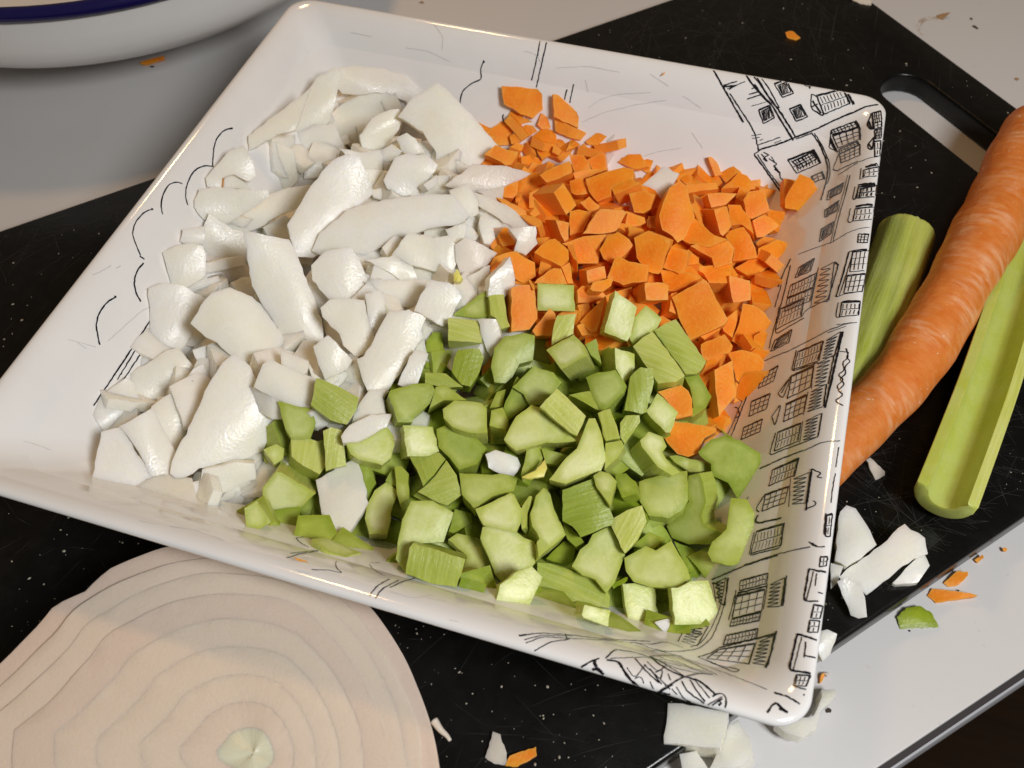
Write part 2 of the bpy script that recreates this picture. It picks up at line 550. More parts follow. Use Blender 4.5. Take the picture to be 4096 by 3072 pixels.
# ------------------------------------------------------------------ the printed line drawing (ink ribbons lying on the glaze)
bpy.context.view_layer.update()
DISH_BVH = BVHTree.FromObject(dish, bpy.context.evaluated_depsgraph_get())
prng = random.Random(5)

class Ink:
    def __init__(self):
        self.v, self.f = [], []
    def stroke(self, pts, w=5.0, jit=1.2):
        """pts: photograph pixels; w: stroke width in photograph pixels"""
        P = []
        for (x0, y0), (x1, y1) in zip(pts, pts[1:]):
            n = max(1, int(math.hypot(x1 - x0, y1 - y0) / 9))
            for k in range(n):
                P.append((x0 + (x1 - x0) * k / n, y0 + (y1 - y0) * k / n))
        P.append(pts[-1])
        if len(P) > 6:
            Q = P[:]
            for i in range(2, len(P) - 2):
                Q[i] = tuple((P[i - 2][a] + 2 * P[i - 1][a] + 2 * P[i][a] + 2 * P[i + 1][a] + P[i + 2][a]) / 8 for a in (0, 1))
            P = Q
        hits = []
        for x, y in P:
            d = ray(x + prng.gauss(0, jit * 0.5), y + prng.gauss(0, jit * 0.5))
            loc, nor, idx, dist = DISH_BVH.ray_cast(CAM, d)
            if loc is None:
                continue
            if nor.dot(d) > 0:
                nor = -nor
            hits.append((loc + nor * 0.00010, nor, d, dist))
        if len(hits) < 2:
            return
        prev = None
        for i, (p, nor, d, dist) in enumerate(hits):
            q = hits[min(i + 1, len(hits) - 1)][0] - hits[max(i - 1, 0)][0]
            if q.length < 1e-7:
                continue
            if i and (p - hits[i - 1][0]).length > 0.004:
                prev = None
            s = nor.cross(q).normalized()
            ww = w * prng.uniform(0.72, 1.18) * 0.5 * dist / (FPX * 4)
            a = len(self.v)
            self.v += [p + s * ww, p - s * ww]
            if prev is not None:
                self.f.append((prev, prev + 1, a + 1, a))
            prev = a
    def build(self, name, mat, label=None):
        if not self.f:
            return
        me = bpy.data.meshes.new(name)
        me.from_pydata([tuple(v) for v in self.v], [], self.f)
        o = link(name, me, mat, dish)
        if label:
            o['label'] = label
        return o

def lerp2(a, b, t):
    return (a[0] + (b[0] - a[0]) * t, a[1] + (b[1] - a[1]) * t)
def quadpt(q, u, v):
    return lerp2(lerp2(q[0], q[1], u), lerp2(q[3], q[2], u), v)

def draw(ink, crop, text):
    """one mark per line: s = stroke, b = box with upright bars, g = box with a grid, h = box with hatching, z = zigzag column"""
    for line in text.strip().splitlines():
        k, rest = line.split(None, 1)
        w = 5.0
        if ':' in k:
            k, w = k.split(':')
            w = float(w)
        P = src(crop, parse(rest))
        if k == 's':
            ink.stroke(P, w)
            continue
        q = P[:4]
        if k in 'bgh':
            for i in range(4):
                ink.stroke([q[i], q[(i + 1) % 4]], w)
            ink.stroke([quadpt(q, 0.04, 0.05), quadpt(q, 0.97, 0.05)], w)
        L = max(math.hypot(q[0][0] - q[1][0], q[0][1] - q[1][1]), 12)
        if k == 'b':
            n = max(3, int(L / 13))
            for i in range(n):
                u = 0.1 + 0.84 * i / max(1, n - 1)
                ink.stroke([quadpt(q, u, 0.14), quadpt(q, u + 0.02, 0.46)], 3.2)
                ink.stroke([quadpt(q, u + 0.03, 0.60), quadpt(q, u, 0.90)], 3.2)
            ink.stroke([quadpt(q, 0.04, 0.53), quadpt(q, 0.97, 0.50)], 3.4)
        elif k == 'g':
            for i in (0.25, 0.5, 0.76):
                ink.stroke([quadpt(q, i, 0.08), quadpt(q, i - 0.03, 0.92)], 3.4)
            for v in (0.36, 0.66):
                ink.stroke([quadpt(q, 0.04, v), quadpt(q, 0.96, v)], 3.4)
        elif k == 'h':
            i2 = [quadpt(q, 0.18, 0.18), quadpt(q, 0.9, 0.14), quadpt(q, 0.88, 0.84), quadpt(q, 0.14, 0.86)]
            [ink.stroke([i2[i], i2[(i + 1) % 4]], 3.4) for i in range(4)]
            for i in range(7):
                t = i / 6
                ink.stroke([quadpt(i2, t, 0.0), quadpt(i2, max(0, t - 0.35), 1.0)], 3.6)
        elif k == 'z':
            n = 15
            ink.stroke([quadpt(q, 0.06 if i % 2 else 0.94, i / (n - 1)) for i in range(n)], 3.6, 0.6)
            ink.stroke([q[0], q[3]], 4)
            ink.stroke([q[1], q[2]], 6)

def draw_own(name, mat, crop, text):
    for line in text.strip().splitlines():
        k = Ink()
        draw(k, crop, line)
        k.build(name, mat)

houses_far, houses_side, basket, grey = Ink(), Ink(), Ink(), Ink()
draw(houses_far, 'R2', '''s:7 150,230 250,400 370,610 480,800
s:5 330,480 460,680 560,830 610,930 650,1110
s:7 480,240 590,400 700,520 800,610 870,740 960,880 1030,1000
s:7 530,240 640,340 760,520 870,660 1000,860 1060,970
s:8 600,380 700,520 790,600
s:5 620,240 760,420 880,640
s:5 590,240 690,400 780,560
s:6 520,545 680,490
s:5 540,490 650,460
s:4 570,430 620,415
s:3 570,620 730,575
s:5 260,390 410,350
s:4 300,430 500,350
s:7 260,405 390,395
s:4 320,440 420,380
h 650,660 770,610 825,750 700,815
h 820,370 950,330 1035,480 910,525
h 990,650 1110,600 1190,740 1065,790
b 1290,500 1590,430 1660,590 1370,710
s:5 1230,490 1225,650 1380,740 1290,500 1230,490
s:7 1240,560 1340,700
s:5 1235,630 1300,600
s:9 1600,420 1700,600
s:4 1570,420 1660,600
s:4 1080,340 1200,420 1310,380
s:6 1180,350 1215,430
s:7 640,1110 900,1030 1060,965 1250,890 1500,770 1700,690 1850,620 1970,605
s:4 1060,985 1250,920
s:4 640,1050 890,965
s:3 660,1000 700,985
s:3 820,1030 900,1000
s:3 570,950 680,930
s:3 580,980 660,965
s:5 600,1150 650,1120 640,1090
s:6 600,1150 740,1350 930,1620
s:4 640,1160 800,1400 960,1600
s:5 680,1150 760,1250 700,1200
s:4 700,1130 770,1160 720,1180
s:4 790,1180 830,1240
s:5 760,1200 870,1270 790,1280 880,1330 800,1310 900,1350 870,1420 960,1450 890,1460 920,1500 1000,1500 940,1540
s:4 830,1290 900,1380 850,1340
b 970,1215 1260,1100 1340,1250 1070,1365
g 1020,1235 1240,1130 1290,1210 1100,1310
s:8 1240,1100 1330,1250
s:6 1240,920 1330,1050 1400,1220 1420,1350 1390,1480 1340,1659
s:4 1265,920 1355,1060 1430,1240 1445,1360 1410,1480
b 1230,1400 1350,1350 1370,1420 1250,1470
s:7 1350,1340 1380,1430''')
draw(houses_side, 'R2', '''b 1450,890 1715,790 1755,850 1465,935
g 1465,945 1760,855 1770,985 1530,1085
s:4 1430,1080 1450,890
s:4 1430,1080 1530,1130
s:8 1440,1000 1500,1110
s:5 1440,960 1520,1120
b 1540,1100 1740,1010 1765,1050 1545,1145
g 1540,1150 1770,1045 1770,1165 1560,1250
s:4 1470,1320 1540,1140
s:4 1470,1320 1530,1340
s:5 1530,1330 1750,1230
s:4 1530,1380 1750,1245
s:5 1720,780 1775,850 1775,1000
g 1905,695 2000,675 2010,790 1920,810
b 1920,810 2010,790 2010,850 1920,880
s:6 1900,700 1840,840 1920,900 1905,700
s:7 1870,790 1900,880
g 1930,890 2010,865 2000,975 1940,990
s:6 1925,960 1840,1070 1905,1130 1925,970
s:7 1870,1040 1905,1100
b 1930,1010 2000,1000 1990,1170 1930,1180
s:4 1760,1240 1880,1190 1990,1180
s:13 1830,1295 1900,1275 1990,1262
b 1810,1325 1980,1290 1975,1390 1800,1410
s:4 1785,1310 1770,1430 1810,1420
s:13 1800,1510 1870,1490 1960,1480
b 1780,1535 1955,1500 1945,1620 1760,1640
s:4 1755,1530 1710,1659''')
draw(houses_side, 'T1', '''s:12 370,115 480,95 580,102
b 370,130 575,120 570,240 350,260
s:4 335,130 300,290 350,262
s:12 340,350 450,330 550,330
b 340,370 550,350 540,490 310,510
s:4 285,370 245,545 310,510
s:3 100,730 250,640 380,590 520,580
g 375,650 515,660 500,750 360,750
s:7 430,655 515,660
s:5 270,850 380,822 490,820
s:7 270,850 200,1100 125,1350
s:4 310,860 270,1000 165,1330
s:4 125,1350 250,1310 410,1290
g 310,845 490,825 460,1060 275,1070
g 250,1110 450,1090 410,1290 210,1310
b 190,1405 390,1400 370,1550 160,1570
s:8 190,1405 290,1390 390,1400
s:4 150,1410 115,1590 170,1570
s:3 130,1659 350,1630
h 40,180 205,85 180,190 25,280
h 0,390 155,280 130,400 0,470
h -40,600 100,515 70,650 -60,740
s:5 280,0 230,200 150,480 90,740
s:3 250,0 205,200 120,480 60,760
s:3 -300,880 0,770 100,735''')
draw(houses_side, 'Q6', '''h 755,75 855,15 830,100 730,140
b 700,190 870,110 850,200 680,270
b 680,275 850,205 830,290 660,360
z 880,75 985,40 950,290 830,330
s:6 990,40 1010,60 960,230 935,300
s:4 940,280 800,350 770,400
b 640,340 790,275 770,390 600,480
s:5 625,330 600,510 790,400
h 600,545 710,475 690,560 570,620
s:4 530,680 700,610 860,530 950,480 1060,440 1130,430
s:3 940,500 1060,455
b 750,620 910,550 880,680 720,735
s:5 740,610 705,750 880,690
z 915,550 1030,490 985,650 885,680
s:9 1040,490 985,720 925,985
s:5 1020,620 1090,620 1050,660 1100,680 1040,720 1070,760 1010,800 1060,830 1000,870 1050,900 980,940 1040,970
s:5 1060,600 1080,660 1030,690 1060,740 1000,770 1050,800 990,850 1030,880
g 710,775 850,715 830,850 680,925
s:7 850,710 700,780
s:5 620,890 710,770 650,930 620,890
s:5 640,890 690,800
z 855,700 985,640 945,830 835,860
g 675,960 805,900 785,1015 655,1075
s:7 800,900 670,960
s:5 580,1040 640,955 600,1110 580,1040
z 815,880 935,830 915,975 785,1030
b 620,1140 770,1080 750,1200 595,1265
s:5 605,1145 560,1295 880,1170
z 780,1070 905,1018 880,1170 760,1210
g 520,770 620,710 590,810 490,860
g 450,940 570,890 545,990 430,1040
g 400,1110 520,1055 500,1140 380,1190
s:6 500,1380 650,1310 780,1260
s:4 780,1265 900,1210 960,1198 1020,1200
s:4 1012,1240 1003,1300 992,1370
s:4 990,1410 972,1500 962,1600
b 585,1385 750,1315 725,1420 560,1490
s:8 755,1305 725,1430
s:6 600,1380 750,1310
g 540,1545 690,1490 660,1600 515,1655
s:6 540,1540 470,1640 500,1659
z 700,1440 830,1400 800,1600 690,1625
s:8 840,1380 800,1650
s:5 840,1380 910,1410 860,1430 905,1440
s:5 800,1640 880,1610 850,1585
s:6 300,1200 345,1100 420,900 470,760
s:4 280,1180 330,1080 390,930
s:5 340,980 380,990 350,1010 390,1030 340,1050
s:6 560,600 590,480 660,240 700,60
s:8 620,200 660,100 700,20
s:6 600,330 640,190
s:4 370,1600 420,1590 380,1630 430,1560''')
draw(houses_side, 'Q9', '''b 480,125 655,75 635,215 445,270
s:5 465,130 430,285 640,230 660,70
s:8 490,20 465,60 490,75 640,40
s:6 190,440 400,350 620,280
s:4 400,345 620,272 830,225
s:5 820,195 860,230 920,225
s:6 840,200 870,225
s:6 930,10 915,160 950,160
b 935,20 970,10 955,160 925,158
b 895,290 940,290 930,350 885,355
b 375,445 555,397 545,465 370,510
s:8 365,525 450,505 550,480
g 345,545 535,500 515,640 325,690
s:5 350,505 300,700
s:5 365,515 320,680
z 550,470 665,425 640,610 525,632
s:9 675,412 650,610
b 318,695 510,650 500,705 308,743
b 285,800 490,755 480,820 265,863
s:9 240,882 420,835 600,790
g 240,892 470,850 430,985 160,950
z 480,840 595,800 555,995 430,990
s:9 610,772 580,900 540,1010
s:5 100,940 180,920 240,880
s:5 100,940 250,1000 380,1022 340,1042 150,962
s:8 820,370 930,392
s:8 820,370 785,580 880,578
s:4 850,385 805,570
s:5 870,400 860,480
s:5 880,520 910,530
b 850,600 910,610 890,690 830,690
b 825,700 890,705 875,780 810,780
s:9 745,790 870,830
s:9 745,790 690,1025 830,1045
s:4 775,810 720,1020
s:5 800,840 790,940
s:6 790,930 860,945
b 740,1055 830,1060 800,1130 720,1125
s:6 720,1130 800,1150
s:8 595,1170 690,1200 760,1245
s:8 550,1300 580,1255 610,1235
s:11 612,1240 640,1270 682,1300
s:9 625,1275 680,1298
s:6 790,1190 785,1180''')
draw(houses_side, 'R3', '''s:5 870,30 850,200 790,450 690,690 600,780 500,830 300,850 0,840
s:4 835,30 815,200 755,430 655,640 560,760 450,800
z 700,80 860,30 830,340 730,290
z 400,560 650,570 520,790 310,740
s:5 380,560 520,600 450,650 600,640 500,700
s:6 690,90 790,110 700,140 800,160 710,200 800,230 720,260''')
draw(basket, 'R3', '''s:3 60,820 400,930 600,1000 1000,1150 1300,1270
s:11 0,900 100,990 250,1080 420,1140 560,1180 700,1300 720,1330
s:5 290,1240 330,1300 360,1360 450,1400
s:6 350,1180 420,1300 600,1415
s:6 440,1160 520,1290 610,1400
s:5 500,1170 600,1290 660,1360
s:5 240,1260 300,1320
s:6 0,1040 60,1120 130,1210
s:8 90,1300 170,1260 250,1210
s:5 60,1080 150,1040 120,1150
s:5 200,1100 230,1170
s:5 0,1180 40,1260
s:7 690,1350 760,1300 830,1320 850,1400 830,1470
s:6 690,1440 800,1370
s:9 760,1380 790,1420 760,1440
s:7 110,1300 190,1340''')
draw(grey, 'R3', '''s:7 170,1240 330,1150 450,1110 560,1090 700,1105
s:6 20,900 300,890 500,990 740,1105
s:5 30,920 300,1040 580,1100
s:4 100,905 350,1000 640,1100
s:4 180,900 420,1010 690,1100
s:4 60,930 300,960 500,1050
s:5 640,1440 700,1400 800,1350''')
draw(basket, 'Q8', '''s:5 1150,800 1300,785 1500,800 1700,825 2000,840
s:4 1185,830 1300,800 1500,805
s:4 1195,850 1300,810 1480,820 1750,835 2000,860
s:5 1250,900 1350,845 1480,825
s:8 1150,803 1200,797
s:7 1555,1005 1610,970 1670,950
s:13 1640,960 1640,1000 1690,1040
s:13 1625,1020 1660,1020 1700,1052
s:6 1710,950 1770,890 1900,910 2050,960 2212,1060
s:9 1720,960 1800,970 1850,1070 1930,1130
s:6 1790,980 1850,1050 1900,1120
s:7 1900,950 1980,1040 2060,1110
s:5 1960,990 2050,1070 2130,1150
s:4 1740,950 1960,940 2200,1000
s:4 1850,1010 1900,1080 1970,990
s:4 1900,1080 1940,1060 1960,1110
s:4 1980,970 2050,1040 2100,1000
s:7 2060,1160 2212,1070
s:9 2050,1160 2130,1180
s:4 2000,860 2100,840 2212,880
s:4 1900,845 2050,900 2212,940
s:4 1450,790 1465,830''')
draw_own('cloud_print', M_INK, 'Q8', '''s:5 180,545 230,480 310,435
s:5 220,560 260,500 370,445
s:5 315,490 400,450 480,430
s:3 180,340 210,380 280,415
s:3 190,330 250,330''')
draw_own('cloud_print', M_INK, 'Q7', '''s:5 1855,300 1950,270 2060,255
s:5 1880,270 2060,250
s:4 2020,375 2120,375 2212,395
s:4 1920,170 1980,160 2040,185
s:4 1920,170 1940,200 2000,230
s:4 2180,320 2165,350 2212,395''')
draw_own('cloud_print', M_INK, 'Q1', '''s:5 1505,830 1450,840 1400,900 1380,980 1375,1080
s:5 1385,1080 1320,1070 1250,1110 1205,1200 1200,1280 1215,1330
s:5 1180,1190 1150,1175 1090,1195 1050,1270 1040,1340 1055,1390
s:5 990,1355 940,1370 880,1430 855,1510 880,1590 910,1655
s:7 1495,828 1505,835
s:6 980,1350 992,1358''')
draw_own('cloud_print', M_INK, 'Q4', '''s:5 905,0 935,20
s:6 930,45 890,90 865,160 880,240 910,295
s:6 750,265 690,300 640,370 620,450 645,575
s:6 990,390 800,680 605,970
s:5 995,440 870,620 760,800
s:5 990,510 880,680 790,815
s:8 740,262 752,266''')
draw_own('cloud_print', M_INK, 'Q2', '''s:5 925,400 900,440 900,480 915,515 850,535 790,580 770,640 772,700
s:8 918,398 928,402
s:5 1290,250 1260,400 1232,520
s:5 1335,245 1300,400 1262,565
s:5 1460,580 1445,645
s:5 1505,545 1478,665
s:5 1050,740 1035,770 1060,800 1090,805''')
# hairline knife scratches in the glaze
draw_own('scratch', M_SCR, 'Q2', '''s:2.2 1560,790 1700,730 1900,680 2100,650
s:2 1600,700 1680,640 1800,610 2000,600
s:2 600,160 660,240 650,330
s:2 420,310 560,330 700,400
s:2 1180,330 1260,350 1300,420
s:2 1390,440 1600,430 1800,470
s:2 1930,1020 2060,980 2200,960
s:2 1580,520 1600,600
s:2 60,210 200,240
s:2.4 860,190 910,188
s:2 2000,480 2120,560''')
draw_own('scratch', M_SCR, 'Q4', '''s:2.2 700,550 800,460 900,370 980,320
s:2.5 600,125 660,100 720,60
s:3 755,80 780,62
s:2 500,560 560,600
s:2 150,1200 260,1230 330,1260
s:2 440,540 620,590''')
draw_own('scratch', M_SCR, 'Q7', '''s:3 1100,95 1250,115 1390,165 1450,185
s:2.2 1280,110 1360,125
s:2 900,60 1010,80''')
draw_own('scratch', M_SCR, 'Q8', '''s:2 560,560 680,580
s:2 700,700 760,715
s:2 320,520 460,560 600,540''')
draw_own('scratch', M_SCR, 'Q3', '''s:2 60,860 130,960
s:2 0,620 120,700''')
houses_far.build('house_print', M_INK, 'black line drawing of house fronts on the far wall of the dish')
houses_side.build('house_print', M_INK, 'black line drawing of house fronts on the shaded side wall of the dish')
basket.build('basket_print', M_INK, 'bold black hatched drawing on the front rim of the dish')
grey.build('shade_print', M_INK2)
# ------------------------------------------------------------------ cut vegetables: each piece is a solid with its own face, depth and tilt
def smooth01(t):
    t = max(0.0, min(1.0, t))
    return t * t * (3 - 2 * t)

def heap(x, y):
    """height of the heap of vegetables in the dish"""
    d = min(0.084 - abs(x), 0.084 - abs(y))
    h = ZF + 0.0050 + 0.0185 * smooth01(d / 0.040)
    return max(h, dish_z(x, y) + 0.0022)

def flat(z):
    return lambda x, y: z

def hit_surface(px, py, surf, lift):
    d = ray(px, py)
    t = 0.10
    while t < 0.8:
        p = CAM + d * t
        if p.z < surf(p.x, p.y) + lift:
            return p, d
        t += 0.0004
    return CAM + d * 0.3, d

def inpoly(p, loop):
    r = False
    for i in range(len(loop)):
        a, b = loop[i], loop[i - 1]
        if (a[1] > p[1]) != (b[1] > p[1]) and p[0] < (b[0] - a[0]) * (p[1] - a[1]) / (b[1] - a[1]) + a[0]:
            r = not r
    return r

def edgedist(p, loop):
    m = 9.0
    for i in range(len(loop)):
        a, b = Vector(loop[i - 1]), Vector(loop[i])
        ab = b - a
        t = max(0, min(1, (Vector(p) - a).dot(ab) / max(ab.length_squared, 1e-12)))
        m = min(m, (a + ab * t - Vector(p)).length)
    return m

def solid(name, loop, origin, U, V, N, depth, mats, sag=0.0, jit=0.00010, taper=0.0, bev=0.00035, cap_mat=0, side_mat=0,
          fibre=None, step=0.0016, wob=0.00012, shear=(0, 0), parent=None):
    """a cut piece: loop = 2-D outline in the face plane (U, V), N = outward face normal, depth = thickness along -N"""
    # densify the outline
    L = []
    for i in range(len(loop)):
        a, b = Vector(loop[i]), Vector(loop[(i + 1) % len(loop)])
        n = max(1, int((b - a).length / step))
        for k in range(n):
            p = a.lerp(b, k / n)
            if k:
                t = (b - a).normalized()
                p = p + Vector((-t.y, t.x)) * rng.gauss(0, jit)
            L.append(p)
    area2 = sum(L[i - 1].x * L[i].y - L[i].x * L[i - 1].y for i in range(len(L)))
    if area2 < 0:
        L.reverse()
    lp = [(p.x, p.y) for p in L]
    xs = [p[0] for p in lp]; ys = [p[1] for p in lp]
    pts = list(L)
    g = step * 1.15
    x = min(xs) + g * 0.5
    while x < max(xs):
        y = min(ys) + g * 0.5
        while y < max(ys):
            q = (x + rng.uniform(-.2, .2) * g, y + rng.uniform(-.2, .2) * g)
            if inpoly(q, lp) and edgedist(q, lp) > g * 0.5:
                pts.append(Vector(q))
            y += g
        x += g
    n = len(L)
    ov, oe, of, oorig, *_ = delaunay_2d_cdt(pts, [(i, (i + 1) % n) for i in range(n)], [], 1, 1e-8)
    cx = sum(xs) / n; cy = sum(ys) / n
    # principal axis
    A = np.array(lp) - np.array([cx, cy])
    w, ev = np.linalg.eigh(A.T @ A)
    ax = ev[:, 1]; bx = ev[:, 0]
    vmax = np.abs(A @ bx).max() + 1e-9
    umax = np.abs(A @ ax).max() + 1e-9
    fa = ax if fibre is None else np.array([math.cos(fibre), math.sin(fibre)])
    fb = np.array([-fa[1], fa[0]])
    ph = rng.uniform(0, 6.28)
    bm = bmesh.new()
    uvl = bm.loops.layers.uv.new('UVMap')
    rl = bm.verts.layers.float.new('rimd')
    top, bot = [], []
    for p in ov:
        q = np.array([p.x - cx, p.y - cy])
        v = (q @ bx) / vmax; u = (q @ ax) / umax
        h = sag * (0.5 - v * v - 0.12 * u * u) + wob * math.sin(u * 3.1 + v * 2.3 + ph)
        P = origin + U * p.x + V * p.y + N * h
        top.append(bm.verts.new(P))
        top[-1][rl] = min(1.0, edgedist((p.x, p.y), lp) / 0.0024)
        s = 1.0 - taper
        B = origin + U * (cx + (p.x - cx) * s + shear[0]) + V * (cy + (p.y - cy) * s + shear[1]) + N * (h * (0.8 if sag else 0.0) - depth)
        bot.append(bm.verts.new(B))
    used = set()
    for f in of:
        c = [sum(ov[i][a] for i in f) / len(f) for a in (0, 1)]
        if not inpoly(c, lp):
            continue
        fc = bm.faces.new([top[i] for i in f]); fc.material_index = cap_mat
        for lo, i in zip(fc.loops, f):
            lo[uvl].uv = ((ov[i].x * fb[0] + ov[i].y * fb[1]), (ov[i].x * fa[0] + ov[i].y * fa[1]))
        fb2 = bm.faces.new([bot[i] for i in reversed(f)]); fb2.material_index = cap_mat
        for lo, i in zip(fb2.loops, reversed(f)):
            lo[uvl].uv = ((ov[i].x * fb[0] + ov[i].y * fb[1]), (ov[i].x * fa[0] + ov[i].y * fa[1]))
        used.update(f)
    bedges = [e for e in bm.edges if len(e.link_faces) == 1 and e.verts[0] in set(top) and e.verts[1] in set(top)]
    tb = {t: b for t, b in zip(top, bot)}
    co = {t: (p.x, p.y) for t, p in zip(top, ov)}
    rim = []
    for e in bedges:
        a, b = e.verts
        lo = e.link_loops[0]
        if lo.vert == a:
            a, b = b, a
        try:
            f = bm.faces.new((a, b, tb[b], tb[a]))
        except ValueError:
            continue
        f.material_index = side_mat
        # perimeter coordinate so that fibres run along the cut direction
        th = [math.atan2(co[v][1] - cy, co[v][0] - cx) * umax for v in (a, b)]
        if abs(th[0] - th[1]) > 3 * umax:
            th[1] = th[0]
        for lo2, uv in zip(f.loops, ((th[0], 0), (th[1], 0), (th[1], depth), (th[0], depth))):
            lo2[uvl].uv = uv
        rim.append(e)
    for v in list(bm.verts):
        if not v.link_faces:
            bm.verts.remove(v)
    rim = [e for e in bm.edges if len(e.link_faces) == 2 and e.calc_face_angle(0) > 0.75]
    bw = min(bev, depth * 0.25)
    bmesh.ops.bevel(bm, geom=rim, offset=bw, segments=2, affect='EDGES', profile=0.6, clamp_overlap=True)
    ctr = Vector()
    for v in bm.verts:
        ctr += v.co
    ctr /= max(1, len(bm.verts))
    low = min(v.co.z for v in bm.verts)
    base = Vector((ctr.x, ctr.y, low))
    bmesh.ops.translate(bm, verts=bm.verts, vec=-base)
    o = from_bm(name, bm, mats, parent, 48)
    o.location = base
    return o

def piece(kind, layer, P, e, T, surf, opts, step=None, lift_unit=0.0026):
    """P: outline of the visible face in photograph pixels; e: pixel offset of the edges that run away from it; T: thickness (m)"""
    px = sum(p[0] for p in P) / len(P); py = sum(p[1] for p in P) / len(P)
    P0, r0 = hit_surface(px, py, surf, layer * lift_unit)
    zc = (P0 - CAM).dot(LOOK)
    mpp = zc / (FPX * 4)
    shear = (0, 0)
    taper = opts.get('taper', 0.03)
    if e is not None:
        es = RIGHT * (e[0] * mpp) - UP * (e[1] * mpp)
        es = es - r0 * es.dot(r0)
        if es.length > 0.88 * T:
            T = es.length / 0.88
        ev = es + r0 * math.sqrt(max(T * T - es.length_squared, 1e-10))
        N = -ev.normalized()
    else:
        view = -r0
        N = (view * opts.get('vw', 0.62) + Vector((0, 0, 1)) * (1 - opts.get('vw', 0.62)))
        N = N + Vector((rng.gauss(0, .16), rng.gauss(0, .16), rng.gauss(0, .06))) * opts.get('rt', 1.0)
        N.normalize()
        taper = opts.get('taper', 0.16)
    U = RIGHT - N * RIGHT.dot(N); U.normalize()
    V = N.cross(U)
    for tries in range(16):
        loop = []
        clear = True
        for x, y in P:
            d = ray(x, y)
            t = (P0 - CAM).dot(N) / d.dot(N)
            q = CAM + d * t
            if surf is heap and q.z < dish_z(q.x, q.y) + 0.0006:
                clear = False
            q = q - P0
            loop.append((q.dot(U), q.dot(V)))
        if clear:
            break
        P0 = P0 - r0 * 0.0009
    if surf is heap:                         # no piece may poke through the dish
        for tries in range(12):
            if all((P0 + U * a + V * b - N * T).z > dish_z((P0 + U * a + V * b - N * T).x, (P0 + U * a + V * b - N * T).y) - 0.0005 for a, b in loop):
                break
            T = max(0.0018, T * 0.86)
    return P0, loop, U, V, N, T, taper

GROUPS = {'onion': 'pieces of chopped onion in the dish', 'carrot': 'pieces of diced carrot in the dish', 'celery': 'pieces of chopped celery in the dish'}
NAMES = {'onion': 'onion_piece', 'carrot': 'carrot_dice', 'celery': 'celery_piece'}
PLACED = []

def build_pieces(kind, text, surf=heap, group=None, name=None):
    crop = None
    for line in text.strip().splitlines():
        line = line.strip()
        if not line:
            continue
        if line[0] == '@':
            crop = line[1:]
            continue
        layer, e, T, opt, label, pts = [s.strip() for s in line.split(';')]
        P = src(crop, parse(pts))
        s = CROP[crop][2]
        ee = None
        if e:
            a, b = e.split(',')
            ee = (float(a) / s, float(b) / s)
        o = {}
        for w in opt.split():
            k, v = w.split('=') if '=' in w else (w, '1')
            o[k] = float(v) if v.replace('.', '').replace('-', '').isdigit() else v
        if ee is None and surf is heap and 'flat' not in o:
            # edges that run away below the visible face, towards the viewer
            if kind == 'onion':
                ee = (rng.gauss(0, 22) / 2.765, rng.uniform(2, 46) / 2.765)
            else:
                ee = (rng.gauss(-14, 45) / 2.765, rng.uniform(55, 140) / 2.765)
            gx = sum(p[0] for p in P) / len(P); gy = sum(p[1] for p in P) / len(P)
            k = 1.10 if kind == 'onion' else 0.99
            P = [(gx + (x - gx) * k - ee[0] * 0.25, gy + (y - gy) * k - ee[1] * 0.25) for x, y in P]
        TT = float(T) / 1000 if T else {'onion': 0.0050, 'carrot': 0.0085, 'celery': 0.0085}[kind]
        if kind != 'onion' and TT > 0.004:
            TT *= 1.2
        P0, loop, U, V, N, TT, tp = piece(kind, float(layer), P, ee, TT, surf, o)
        if kind == 'onion':
            ob = solid(name or NAMES[kind], loop, P0, U, V, N, TT, M_ONION, sag=o.get('sag', 1.0) * 0.62 / 1000, jit=0.00014, taper=tp * 0.6, bev=0.0004, wob=0.00030)
            ob.color = (o.get('tone', 0.0), 0, 0, 1)
        elif kind == 'carrot':
            ob = solid(name or NAMES[kind], loop, P0, U, V, N, TT, M_CARROT, sag=o.get('sag', 0.15) / 1000, jit=0.00010, taper=tp, bev=0.00045)
        else:
            mats = [M_CELCUT, M_CELSKIN]
            skin = 'skin' in o
            ob = solid(name or NAMES[kind], loop, P0, U, V, N, TT, mats, sag=o.get('sag', 0.5 if skin else 0.15) / 1000, jit=0.00009, taper=tp, bev=0.00055,
                       cap_mat=1 if skin else 0, side_mat=0 if skin else 1, fibre=math.radians(o['fa']) if 'fa' in o else None)
            ob.color = (o.get('tone', 0.35), 0, 0, 1)
        tag(ob, label, {'onion': 'onion piece', 'carrot': 'carrot piece', 'celery': 'celery piece'}[kind], group or GROUPS[kind])
        if surf is heap:
            PLACED.append((kind, P0.copy(), label))

